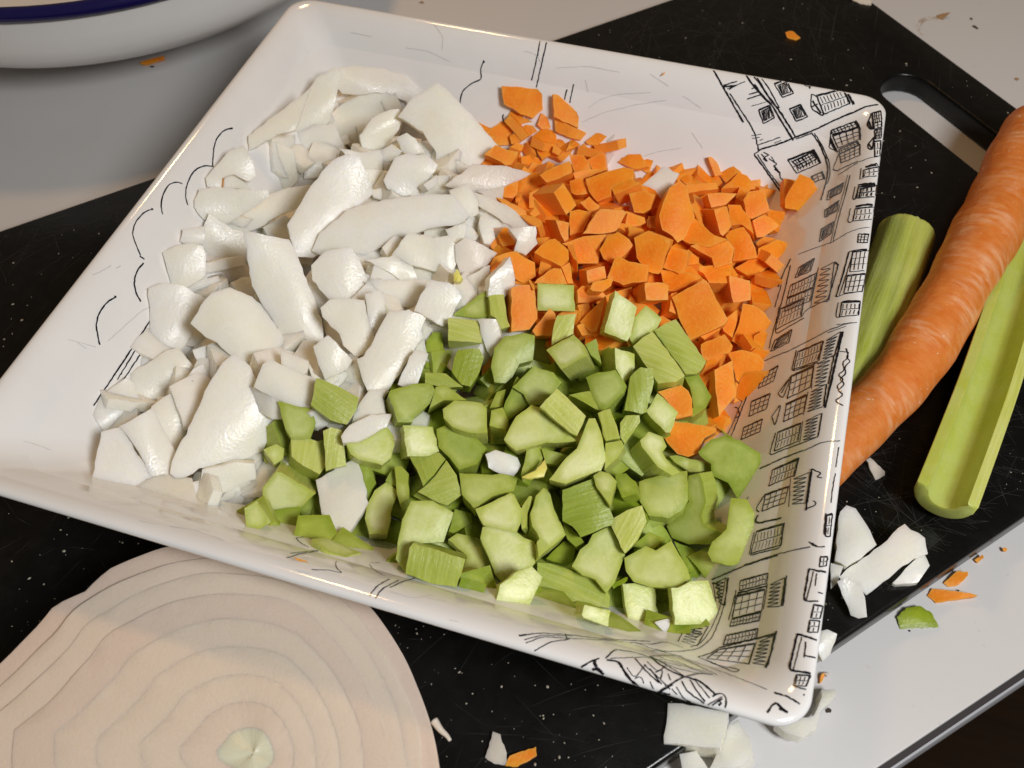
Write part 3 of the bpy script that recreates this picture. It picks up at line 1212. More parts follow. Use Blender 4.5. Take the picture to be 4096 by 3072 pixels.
ONION = '''
@O1
1;;8;sag=2;glossy block of onion wedged in the dish corner below the mast lines;195,625 390,450 560,335 640,420 700,600 560,830 330,905 250,790
1;;8;sag=2;glossy slab of onion joined end to end with the corner block;572,325 1000,40 1130,10 1300,240 1130,440 860,650 708,600 650,420
0.2;;5;sag=1;square sheet of onion standing against the front wall near the corner;320,950 525,905 900,1520 950,1610 200,1570
1.2;;5;sag=2;tapering fan-shaped onion piece in the middle of the three fanned sheets;520,870 700,780 860,680 960,900 1080,1100 1120,1300 1190,1420 970,1580 880,1480 780,1250 640,1020
1.3;;5;sag=2;pointed onion piece with a bright glossy spot in the corner fan;865,640 1160,450 1290,380 1310,640 1200,950 1110,1120 1010,960 920,790
0.4;;5;sag=1;narrow yellowish onion strip between the pointed piece and the widest shell;1160,430 1310,250 1400,200 1450,280 1530,350 1430,560 1330,800 1200,1010 1130,1140 1310,700 1300,400
1.6;;6;sag=4;widest onion shell of the heap, domed and tapering towards the dish corner;1520,380 1640,200 1760,110 1920,250 2000,430 2130,560 2200,800 2190,880 2070,1030 2050,1090 1890,1170 1740,1190 1400,1270 1200,1390 1110,1320 1130,1200 1200,1040 1330,800
2.4;0,-75;6;sag=0.6;oblong onion block with ragged ends below the widest shell;1405,1330 1760,1240 1985,1255 2010,1425 1650,1580 1440,1625 1390,1440
0.4;;6;sag=1.5;pale onion square tucked under the big central square near the mast lines;1330,20 1550,-60 1720,60 1860,160 1900,240 1640,200 1530,330 1400,180
@Q4
2;;6;sag=1.6;creamy oblong onion piece beside the bright green celery block;1665,850 1720,720 1760,690 1900,745 2035,805 2010,975 1930,970 1780,920
1.2;0,60;6;sag=0.4;small bright white onion block above the creamy oblong piece;1820,610 2000,680 1985,760 1960,765 1822,700
-0.6;;6;;pale onion scrap beneath the oblong block with ragged ends;1630,1500 1680,1400 1860,1380 1700,1580
@O2
0.4;;6;sag=3;rolled onion piece touching the ends of the mast lines;285,730 430,680 640,710 860,840 850,980 780,1110 690,1240 600,1400 480,1390 290,1440 300,1000
0.2;;7;sag=1.4;onion cube with a shaded front above the rolled piece;440,320 600,250 740,220 850,260 880,360 870,560 690,680 540,690 490,500
-0.4;;6;;small beige onion cube against the wall under the cloud arcs;650,60 880,20 860,200 700,230 620,180
-0.5;;6;tone=0.4;amber-tinted onion piece deep between the long strips;890,340 1160,420 1400,460 1400,560 1180,650 1060,600 900,570 870,480
1;;4;sag=1;star-shaped onion scrap beside the rolled piece;660,740 800,600 890,570 920,610 1020,580 1070,690 1050,760 960,880 870,930 850,830 730,770
1;;4;sag=1;small crumpled onion bit against the long wrinkled strip;1180,650 1290,600 1420,580 1440,660 1450,760 1380,830 1280,800
2.2;;6;sag=3;large square onion piece with a water drop near its lower tip;775,1100 930,870 1000,800 1180,740 1400,830 1560,1000 1730,1280 1720,1340 1560,1560 1500,1600 1380,1550 1230,1480 1040,1290 930,1240
1.2;;6;sag=2;folded onion piece with a pale ridge at the top of the wrinkled strip;850,260 900,0 940,-100 1150,40 1380,130 1360,280 1280,430 1100,390 890,330
2.6;;6;sag=3;long wrinkled glossy onion strip running down the middle of the onion heap;1360,130 1540,160 1810,210 1880,320 1960,560 2080,830 2150,1080 2160,1200 2100,1290 1760,1290 1700,1100 1560,900 1440,680 1400,440
0.2;;5;;narrow onion piece squeezed between the glossy slab and the wrinkled strip;1640,0 1830,0 1880,200 1830,210 1690,170
@O3
3.2;;7;sag=2.4;brightest white glossy onion slab lying across the upper heap;1280,1360 1500,1000 1620,840 1760,700 1880,655 2000,680 2080,840 2120,960 2150,1050 2000,1180 1700,1440 1600,1660 1540,1700 1380,1690 1310,1510
1.2;;5;sag=1.6;slender diagonal onion strip leading to the bright glossy slab;580,1370 860,1200 1000,1070 1240,1000 1490,970 1420,1130 1360,1190 1160,1270 950,1400 740,1480 600,1440
1;;6;sag=2;rounded onion half-cube under the brown-marked piece;250,1110 300,1000 500,975 680,1000 990,1010 1000,1070 860,1180 740,1250 580,1350 350,1310 250,1180
0.2;;6;sag=1.4;onion piece with a brown skin mark beside the second cloud arc;365,870 600,590 740,540 830,680 870,850 800,900 650,830 530,870 520,970 380,960
0.6;;4;;small onion wedge below the brown skin mark;530,970 545,855 650,835 870,990
1.4;-235,110;10;sag=0.8;big onion cube with a bright cut side near the far corner;1070,400 1320,390 1430,840 1280,910 1110,770
0.2;;6;sag=2;hollowed onion piece behind the big cube;1330,330 1500,300 1760,290 1860,530 1700,560 1690,520 1530,490 1450,700 1390,560
1;;5;sag=1;white onion sheet filling the gap between the big cube and the glossy slab;1530,490 1690,510 1820,560 1740,700 1600,840 1440,860 1450,700
0.4;;5;;yellowish onion bit under the slender diagonal strip;1070,1360 1200,1280 1280,1360 1310,1580 1140,1560
-0.8;;5;tone=0.3;tan onion bit in the hole below the diagonal strip;900,1440 1070,1350 1130,1560 990,1530
@O4
-0.5;;5;tone=0.2;long onion piece leaning on the wall at the far corner;20,950 640,470 570,680 490,890 300,940 20,1100
1.2;;5;sag=2;curved onion band arching up the corner below the bright reflections;490,890 560,680 640,470 740,340 930,230 1000,300 960,440 920,620 880,760 850,800 700,840
0.4;;5;sag=2 tone=0.15;translucent onion crescent against the far wall;960,240 1200,200 1500,230 1650,290 1850,440 1900,520 1760,640 1700,560 1500,470 1250,490 1060,480 980,400
-0.8;;5;tone=0.3;shaded onion sliver under the translucent crescent;940,480 1240,500 1000,640 890,740
1.2;;7;sag=3;onion heart half with a greenish-yellow edge;860,800 1050,620 1250,520 1450,460 1590,500 1640,620 1690,700 1640,900 1570,1010 1450,1110 1220,1140 980,900
2;;4;sag=1.6;smooth inner leaf of the onion heart half;1230,940 1350,770 1480,700 1620,670 1670,720 1630,880 1550,1000 1440,1100 1260,1080
2;;5;sag=1;small oval white onion bit beside the heart half;1630,980 1740,930 1830,990 1920,1130 1760,1160 1690,1120
1;;5;;onion piece below the small oval bit;1440,1130 1570,1050 1680,1120 1620,1200 1450,1280 1400,1200
2;;6;sag=2;smooth rounded onion piece between the big flap and the long crescent;1500,1440 1610,1220 1730,1170 1950,1190 2050,1290 1930,1480 1880,1590 1700,1600 1540,1530
1;;5;sag=1.6;pale folded onion sheet behind the bright glossy slab;1000,1100 1230,1150 1440,1120 1450,1330 1380,1530 1260,1480 1180,1240 1100,1200
2;;3;;tiny onion crumb under the corner of the big flap;1920,1490 2050,1390 2070,1480 1960,1560
0;;5;;onion bit filling the gap under the long crescent's upper edge;1330,1560 1450,1540 1560,1560 1720,1640 1500,1680 1380,1640
@Q2
2.6;;6;sag=2.4;biggest flat onion flap pointing at the carrots with a concave side;390,770 480,660 630,565 760,690 985,940 870,1060 680,1195 610,1130 620,990 540,860
1.6;;4;sag=1 tone=0.45;pinkish onion tongue pointing into the carrots;690,1200 860,1070 1060,1085 1200,1130 1080,1200 950,1250 830,1240
0.8;;4;tone=0.4;pale onion scrap under the pinkish tongue;1050,1210 1040,1290 1000,1300 880,1240
1.4;;4;sag=1 tone=0.4;long pinkish onion strip sloping down beside the carrots;870,1260 970,1290 1090,1350 1210,1450 1230,1510 1130,1490 1000,1400 900,1340
2.2;;4;sag=0.8 tone=0.3;clear onion piece with a bright edge on the carrots;1090,1490 1250,1480 1260,1580 1190,1650 1120,1630 1140,1560
0.8;;3;tone=0.2;faint onion flake standing against the far wall above the carrots;1700,930 1780,870 1790,960 1720,1070
3;;3;tone=0.3 sag=0.6;crumpled pink-white onion flake lying on top of the carrots;1960,1200 2080,1090 2180,1130 2150,1180 2080,1290 2040,1230
@O5
2.6;;5;sag=1;small bright white onion piece at the tip of the long crescent;1530,330 1710,260 1820,440 1830,560 1720,620 1660,600 1650,520 1560,430
1.8;;6;sag=3;longest smooth onion crescent across the middle of the heap;80,960 160,780 430,540 680,460 1000,410 1300,385 1500,390 1600,500 1660,600 1600,680 1250,730 1050,810 830,880 650,980 500,1080 450,1010 170,1000
1.8;;5;sag=2;milky onion sheet below the tail of the long crescent;170,1010 430,960 500,1080 580,1290 590,1450 540,1550 260,1560 30,1300 20,1150
1.8;;5;sag=1.4;onion square with a tilted bright face under the long crescent;900,1040 1070,800 1300,830 1400,940 1400,1100 1390,1200 1150,1140
1.1;;5;;onion piece half hidden behind the tilted square;1310,860 1500,830 1600,960 1600,1080 1540,1200 1400,1210 1400,1000
1;;5;sag=1;onion chip with a deep dark slit beside it;600,1100 890,1050 1080,1150 1130,1300 1000,1330 880,1230
0.8;;5;;broad onion sheet behind the cube with the frosted face;600,1330 760,1310 1000,1320 1240,1300 1210,1420 1120,1600 800,1560 720,1440
1.4;;4;;white ragged onion tail above the yellow shoot;1480,750 1700,670 1660,900 1640,920 1550,900
0.8;;5;tone=0.3;greyish onion piece between the curl and the yellow shoot;1590,930 1700,850 1880,930 2020,1010 1900,1150 1850,1230 1740,1280 1650,1230 1600,1080
1.8;;4;sag=1.2;tight onion curl lying at the edge of the carrots;1860,620 1920,580 1960,640 2040,660 2090,720 1990,740 2010,840 1960,900 1900,890 1850,740
0;;5;tone=0.4;pinkish onion piece below the yellow shoot;1660,1300 1940,1160 1950,1400 1700,1600 1640,1480
0.9;;4;;onion end with a frilly edge next to the curl;1680,700 1780,740 1840,820 1780,880 1700,840
@O6
2.8;-10,40;8;sag=1;cube of onion with a frosted white top near the celery;1450,50 1710,120 1790,240 1680,470 1590,570 1260,390 1330,220
1.8;;5;sag=1.6;onion piece with a ragged arched edge;260,390 350,310 500,290 700,310 760,560 820,720 800,790 620,890 490,770 450,650 280,480
2.2;;5;sag=1;upright onion strip leaning on the ragged arched piece;720,230 870,185 930,280 930,450 850,690 770,560 745,380
2;;6;sag=2.4;large onion sheet with torn edges bordering the celery;990,440 1190,450 1360,520 1310,640 1330,720 1240,830 1180,940 1100,1080 960,1270 900,1290 780,1280 720,1150 660,930 730,900 830,740 920,560
2;0,30;6;sag=0.5;clean-cut onion slab standing beside the torn sheet;1210,900 1290,820 1420,870 1370,1000 1290,1230 1170,1250 1080,1210 1130,1080
2;;6;sag=1.2;onion wedge with a glossy slanted corner;170,800 320,690 400,760 560,940 520,1020 290,1140 220,980
1;;4;sag=1;crumpled onion tail hanging down into the celery;780,1290 960,1290 910,1360 950,1560 930,1640 600,1655 640,1500 710,1380
-0.6;;5;;shaded onion sheet beneath the glossy wedge;100,960 180,1100 300,1150 480,1080 700,1200 640,1350 500,1290 160,1140
0;;5;;pale onion piece under the frosted cube;960,440 1250,400 1400,480 1560,580 1420,650 1300,740 1330,560
@Q5
2.6;;3;sag=0.6;thin curved onion sliver lying on the celery;10,1170 60,1100 190,1040 310,1040 280,1110 110,1200 20,1210
2.6;;6;sag=0.4;upright pinkish onion block between the celery and the carrots;960,150 1080,20 1110,150 1110,190 1040,265 950,260
1;;6;;small bright onion cube in the middle of the celery;940,1290 1000,1265 1130,1310 1150,1360 1100,1430 960,1370
2;;4;;small grey-white onion bit at the celery's upper edge;890,420 1000,420 1030,520 1050,560 970,640 920,530
@D
2.6;;3;sag=0.4 tone=0.15;flat kite-shaped onion flake standing out over the front celery;688,1042 768,998 780,1030 792,1088 735,1172 722,1140 700,1110
0.6;0,14;7;sag=0.3 tone=0.1;little onion stump beside the front wall;480,1066 528,1062 524,1090 478,1096
-0.6;;5;;pale onion bit under the oblong block at the front wall;358,1060 430,1040 445,1075 355,1075
@R3
0.2;;3;sag=0.4;white onion flake with a yellow tip lying on the printed dish floor;65,540 200,500 340,540 400,630 530,740 350,750 250,740 130,610
'''
CARROT = '''
@K1
1;0,80;8;;topmost carrot chunk with a lumpy corner against the far wall;430,120 830,150 880,200 890,380 780,480 640,430 560,370 460,320 440,220
0.2;;6;;carrot bit under the topmost chunk;560,370 650,440 680,500 780,480 790,540 640,560 520,540 500,500
1.6;-105,70;8;;smooth carrot wedge with a rounded ridge next to the printed mast;1000,210 1060,220 1290,430 1280,590 1010,460
1.8;10,40;5;;flat carrot triangle just below the smooth wedge;1015,480 1240,580 1370,640 1300,720 1180,690 1030,620
1;-70,40;6;;small carrot cube with a pale cut side below the topmost chunk;870,420 1000,500 1010,580 880,600 830,550
0.8;0,60;7;;carrot block nearest the big onion flap, split along its top;240,650 430,510 640,540 550,640 530,770 400,780
1.8;5,60;6;;pale pillow-shaped carrot slab near the top of the heap;520,680 700,550 780,560 830,620 640,730 590,770 540,760
1.7;30,80;7;;shaded upright carrot block beside the pale slab;780,680 870,600 1010,580 1040,680 1040,780 980,880 880,940 830,860
0.9;;6;;small carrot lump under the flat triangle;1050,670 1180,690 1190,740 1130,800 1080,820 1040,770
1.6;0,90;7;;tiny carrot cube with a bright top at the foot of the upright block;990,850 1010,780 1060,790 1100,840 1060,890
0.9;10,40;5;;diamond-shaped carrot shard sticking out towards the onion flake;1360,740 1510,610 1670,610 1640,660 1490,780 1390,770
0.9;;5;;carrot crumb between the flat triangle and the shard;1190,740 1290,730 1330,780 1200,840 1130,860
1.8;;6;;lit square carrot top under the shard;1280,830 1350,780 1430,870 1390,920 1340,900
1.4;10,50;7;;carrot chunk with a pale rounded shoulder in the upper heap;1180,870 1340,890 1390,960 1425,1050 1240,1080 1210,1000
0.8;;6;;rounded carrot bit between the shard and the shoulder chunk;1400,800 1470,770 1510,860 1440,890
1.4;30,30;7;;carrot cube facing the onion flake on the far wall;1380,940 1510,870 1570,870 1600,1060 1440,1050
1.8;0,70;7;;carrot block half covered by the big onion flap's tip;240,880 370,770 500,830 620,850 600,900 540,990 480,1000 360,930
1;;5;;small carrot bit behind the half-covered block;510,830 580,770 670,810 640,870
0;;5;;dark carrot piece in the shade of the big onion flap;130,990 220,910 360,950 340,1020 250,1020
1;;4;;thin carrot sliver beside the shaded upright block;690,770 750,750 800,920 750,870
0.8;;5;;small carrot wedge behind the lit bar;860,1090 920,970 990,1000 960,1050
2.4;15,60;6;;lit carrot bar lying slantwise in the upper heap;855,1110 1020,1010 1190,950 1215,1060 1190,1090 1060,1150 930,1190
2.2;-235,20;9;;large faceted carrot chunk with one bright triangular side;1120,1195 1265,1440 1150,1545 1010,1300
2.2;40,70;8;;wide grained carrot bar under the pointed chunk;1360,1150 1620,1060 1780,1020 1890,1040 1880,1180 1650,1240 1640,1340 1490,1400 1400,1290
1;60,170;9;;pointed carrot chunk standing against the far wall;1720,960 1930,815 2060,1010 1900,1040
0.2;;4;;carrot tip peeping out behind the pointed chunk;2130,1010 2200,1030 2120,1100
1;;6;;carrot slab between the shoulder chunk and the grained bar;1200,1100 1360,1060 1600,1060 1350,1150 1230,1180
0.9;;7;;shaded carrot cube left of the grained bar;1190,1190 1340,1150 1400,1330 1260,1350 1210,1320
1.6;-10,50;5;;little carrot wedge below the grained bar;1300,1410 1400,1345 1520,1450 1500,1480 1410,1520
2.2;;6;;narrow carrot strip hanging off the end of the grained bar;1640,1240 1880,1180 1980,1230 1790,1320 1690,1350
1.8;40,30;7;;carrot chunk with two bright facets beside the crumpled onion flake;1840,1310 2000,1280 2080,1310 2130,1320 2080,1480 2000,1530 1900,1520
0.9;;6;;shaded carrot bit behind the two-facet chunk;2130,1340 2212,1370 2212,1480 2080,1530
0.9;;6;;carrot block beside the pinkish onion tongue;450,1260 600,1190 600,1330 550,1380 440,1370
1.5;0,30;5;;rounded oblong carrot slice lying along the onion strip;370,1350 480,1380 700,1500 720,1580 620,1580 460,1460
0;;4;;deep carrot crumb behind the oblong slice;600,1350 660,1330 640,1390 590,1410
0.2;;6;;shaded carrot cube behind the large faceted chunk;740,1320 850,1280 840,1400 800,1490 740,1490
-0.8;;7;;deep carrot dice in the hollow under the lit bar;640,1100 860,1110 900,1230 760,1280 650,1240
-0.8;;7;;deep carrot dice under the half-covered block;620,920 740,900 860,960 850,1080 640,1060
0.8;;5;;carrot tip under the large faceted chunk;730,1560 800,1480 850,1560 780,1600
@K3
1.5;;5;;carrot slice with a frayed end next to the long onion strip;650,340 720,330 880,390 900,440 840,470 760,430
1.8;-130,-10;8;;carrot cube with a pale face below the large faceted chunk;1030,360 1180,390 1170,570 1130,600 1060,450
0.8;;7;;shaded carrot block behind the parallelogram slab;1190,280 1290,260 1430,290 1340,510 1190,550
2.4;-40,30;6;;smooth parallelogram carrot slab in the middle of the carrots;1330,510 1480,280 1530,240 1780,250 1810,280 1700,480 1560,510
1;0,20;7;;broad shaded carrot piece under the parallelogram slab;1100,620 1340,540 1600,520 1530,620 1500,840 1270,840 1180,660
1.8;25,60;8;sag=0.9;rounded carrot lump with a frosted side;1515,690 1600,540 1720,490 1840,570 1890,640 1790,750 1650,830 1560,790
0.9;;6;;carrot facet between the parallelogram slab and the rounded lump;1700,480 1740,430 1870,450 1850,560 1740,490
1.5;;5;;small lit carrot wedge behind the rounded lump;1840,560 1870,450 2010,490 1900,540
0.8;;6;;carrot bit under the two-facet chunk;1770,440 1800,300 1990,350 2000,410 1900,450
0;;6;;deep carrot dice left of the tall pitted slab;2050,340 2160,320 2190,480 2060,460
2.3;;5;;arrowhead-shaped carrot slice above the pale celery rectangle;790,745 870,660 960,600 1020,590 1170,720 1175,820 1090,900 980,840 880,800
0.9;;5;;carrot wedge shaded by the arrowhead slice;840,980 870,810 1000,870 880,990
1.6;0,30;6;;lit carrot triangle resting on the pale celery rectangle;830,1010 1010,890 1090,900 1160,1070 900,1060 790,1060
0.9;;5;;narrow carrot piece beside the lit triangle;1090,900 1180,840 1220,1080 1160,1080
1.5;;4;;thin carrot splinter next to the arrowhead slice;1160,670 1230,655 1275,820 1270,850 1230,820
0.9;10,40;8;sag=0.8;curved carrot block behind the pinkish onion block;300,870 350,770 540,710 600,700 700,780 800,830 810,980 680,1060 570,1000 540,800 490,790
0;;6;;carrot piece glowing through the clear onion;370,560 440,470 540,500 560,660 430,690
-0.8;;6;;dark carrot bit under the onion curl;290,620 370,580 430,660 360,730
0;;5;;carrot shaving below the pale-faced cube;820,590 960,580 900,640 840,670
1.7;-95,-10;7;;carrot cube with grained top above the lit chip;1370,920 1570,870 1590,1000 1390,1070
2.3;;5;;lit carrot chip lying flat above the tall celery block;1390,1140 1420,1070 1600,1020 1650,1030 1620,1110 1530,1170 1420,1165
0.9;;7;;shaded carrot chunk below the lit chip;1250,1150 1310,1100 1520,1160 1580,1220 1370,1290 1260,1290
1.8;20,60;8;;carrot chunk with a bump on its side next to the brightest cube;1600,1000 1680,790 1720,760 1840,820 2060,860 2040,1040 1880,1050 1780,1080
1.8;-85,40;9;sag=0.5;tall carrot block standing between the pinkish onion and the celery;540,1110 790,1070 830,1450 740,1570 540,1600
0.8;;7;;carrot wedge between the tall block and the white celery slice;760,1600 960,1340 1020,1420 1010,1659 800,1659
0.1;;6;;carrot edge showing under the pale celery rectangle;1100,1390 1180,1365 1270,1390 1260,1450 1050,1420
0.7;;7;;shaded carrot piece touching the tall celery block;1310,1520 1440,1390 1600,1230 1560,1400 1500,1620 1440,1640
0;;6;;deep carrot bit beside the pale celery rectangle;1250,1320 1380,1300 1400,1400 1280,1480
0;;6;;deep carrot bit below the shaded piece by the celery;1240,1550 1300,1520 1480,1640 1300,1659
@K2
2.4;45,-5;7;;large carrot chunk with a lit slanting side left of the paired cube;100,1110 260,1030 505,1130 420,1380 370,1510 250,1480 130,1330
2.2;-35,12;5;;thin carrot stick standing up at the top edge of the heap;920,215 960,215 1010,265 1080,410 1000,430 960,330
1.5;;6;;carrot arc behind the thin standing stick;1060,370 1220,350 1300,410 1230,450 1130,530 1050,430
1.7;;6;sag=0.8;curved carrot rind piece right of the standing stick;1060,590 1160,520 1250,420 1350,450 1390,500 1380,620 1300,750 1220,700 1260,590
1;;6;;carrot bit below the foot of the standing stick;815,470 1030,420 1090,520 1030,570 930,500
0.9;;5;;flat carrot sliver beside the crumpled onion flake's tip;560,410 740,440 860,520 680,540 620,480
0.9;;6;;carrot slab behind the tall pitted slab;670,540 1000,520 1030,590 840,610 690,640
2.2;-70,40;6;;carrot wedge with a pale dry top in the upper middle;910,630 1050,610 1240,620 1120,740 960,775
1.8;-155,-10;8;;upright carrot bar with a bright narrow face;985,800 1130,760 1180,980 1080,1090 1050,1060
0.9;;5;;narrow carrot bar between the pitted slab and the bright face;720,760 790,745 860,950 830,980
2.8;;7;sag=0.9;tall curved carrot slab with a small pitted hole;360,880 400,740 470,570 580,490 670,560 700,720 760,890 700,1000 630,1140 560,1185 500,1110 390,1040
2.2;;6;;sloping carrot piece at the foot of the pitted slab;760,890 1000,1100 1140,1140 950,1230 720,1190 640,1150 700,1000
2.8;-30,70;8;;blocky carrot chunk with a lit grained top near the heap's centre;720,1200 950,1100 1140,1140 1210,1230 1180,1390 990,1440 960,1330
2.1;20,40;8;sag=0.5;broad carrot chunk behind the blocky lit one;1110,1090 1170,1030 1310,990 1380,1080 1440,1220 1460,1330 1280,1360 1190,1370 1210,1230
1.4;;6;;long carrot slab leaning below the curved rind;1140,770 1280,770 1390,930 1430,1100 1300,990 1180,1000
2;-35,60;8;;square carrot cube with a bright dry edge towards the printed wall;1310,690 1370,600 1540,570 1600,810 1400,900 1350,870
0.8;;7;;shaded carrot block between the square cube and the leaning chunk;1540,560 1610,500 1750,660 1700,790 1600,810
1.8;15,50;8;;carrot chunk leaning high against the printed house wall;1770,680 1930,400 2050,450 2150,590 2000,790 1940,840 1890,800 1770,780
0.8;;5;;small carrot bit behind the square cube;1390,480 1470,490 1450,590 1380,600
1.5;;6;;flat carrot piece below the leaning chunk;1540,860 1780,830 1760,990 1700,980
1.4;;7;;carrot wedge under the square cube;1390,930 1530,860 1690,990 1520,1110 1440,1120
2;;6;;long flat carrot slab reaching towards the printed wall;1210,1470 1470,1330 1470,1250 1680,1150 1780,1180 1830,1240 1650,1400 1510,1510 1380,1570 1290,1520
0.6;;6;;shaded carrot piece behind the long flat slab;1450,1200 1540,1130 1670,1150 1470,1240
2.2;45,25;8;;carrot cube with a lit square face next to the slanting chunk;420,1440 510,1210 700,1250 700,1300 650,1500 600,1510
1.3;;6;;carrot bit right of the lit square face;700,1270 820,1370 820,1430 690,1440
1.6;;7;;carrot block under the blocky lit chunk;740,1450 1000,1450 1180,1400 1150,1640 920,1640 860,1540
0.7;;7;;shaded carrot slab above the big square block;410,1520 560,1480 740,1450 860,1580 700,1640 480,1620
0.8;;6;;carrot dice half hidden by the pitted slab;0,830 190,900 190,960 110,990 0,950
1.4;;5;;small lit carrot edge left of the slanting chunk;40,1000 210,1040 100,1100 50,1110
0;;6;;deep carrot dice under the pitted slab's edge;250,920 370,870 390,1050 260,1000
@K4
2.6;-150,60;9;;carrot cube with the brightest top, beside the celery;360,500 560,500 622,530 615,690 370,690
2.9;-145,20;9;;carrot cube with a pale frosted face near the printed wall;1290,420 1520,480 1530,690 1340,720 1310,600
3.1;15,45;10;sag=0.4;biggest carrot block with a clean square top;655,660 1010,465 1060,500 1275,910 1240,960 860,1140 760,950
2;0,60;7;;carrot cube right below the biggest block;980,1180 1240,1070 1330,1200 1290,1280 1200,1290 1020,1370 975,1240
2;10,30;8;;large grained carrot wedge beside the printed wall;1440,730 1560,750 1680,830 1780,960 1740,1090 1620,1060 1530,1150 1510,1290 1320,1140 1400,950
0.8;;7;;rounded carrot slice behind the frosted cube;1540,480 1640,400 1720,460 1760,600 1680,760 1470,720 1530,690
0;;6;;carrot bit touching the printed wall below the long slab;1640,440 1780,360 1800,430 1750,600
1.3;;5;;brownish carrot tip at the end of the grained wedge;1560,1110 1650,1060 1760,1110 1720,1280 1590,1310 1540,1200
0.8;;7;;shaded carrot piece behind the biggest block;530,380 820,410 1000,470 700,620 620,620 560,520
0.7;;6;;narrow shaded carrot side next to the brightest-topped cube;620,640 690,620 740,900 600,830
0.7;;7;;shaded carrot between the biggest block and the grained wedge;1190,960 1400,800 1370,960 1320,1140 1220,1060
1.2;;5;;carrot edge under the corner of the biggest block;950,1110 1140,1010 1190,1030 1010,1150
@K5
2.8;-145,90;9;;tall carrot prism standing at the foot of the printed wall;990,360 1190,250 1225,640 1040,870 1030,800
1.9;;8;sag=0.6;rounded carrot chunk beside the tall prism;1140,190 1300,150 1480,200 1545,280 1490,560 1440,590 1360,600 1230,480 1190,280
1.3;;6;;carrot shaving between the paired celery and the tall prism;900,290 1000,180 1120,190 1000,340 840,440
1.1;;6;;shaded carrot side under the rounded chunk;1220,500 1340,610 1330,690 1200,740
-0.2;;7;;dark carrot chunk on the dish floor below the tall prism;820,890 960,790 1040,870 1150,890 1100,1060 1010,1000 880,960
2;20,30;8;;carrot chunk lying among the celery by the printed wall;430,1100 540,930 700,940 1010,1000 1000,1050 880,1110 800,1280 700,1320 580,1290 470,1170
2.8;-20,40;8;;bright carrot cube perched on the celery;360,600 620,525 700,590 740,680 750,860 570,900 480,720
@A1
-0.8;;7;;red-orange carrot piece deep in the gap between celery pieces;640,720 740,760 720,1060 620,1000
'''
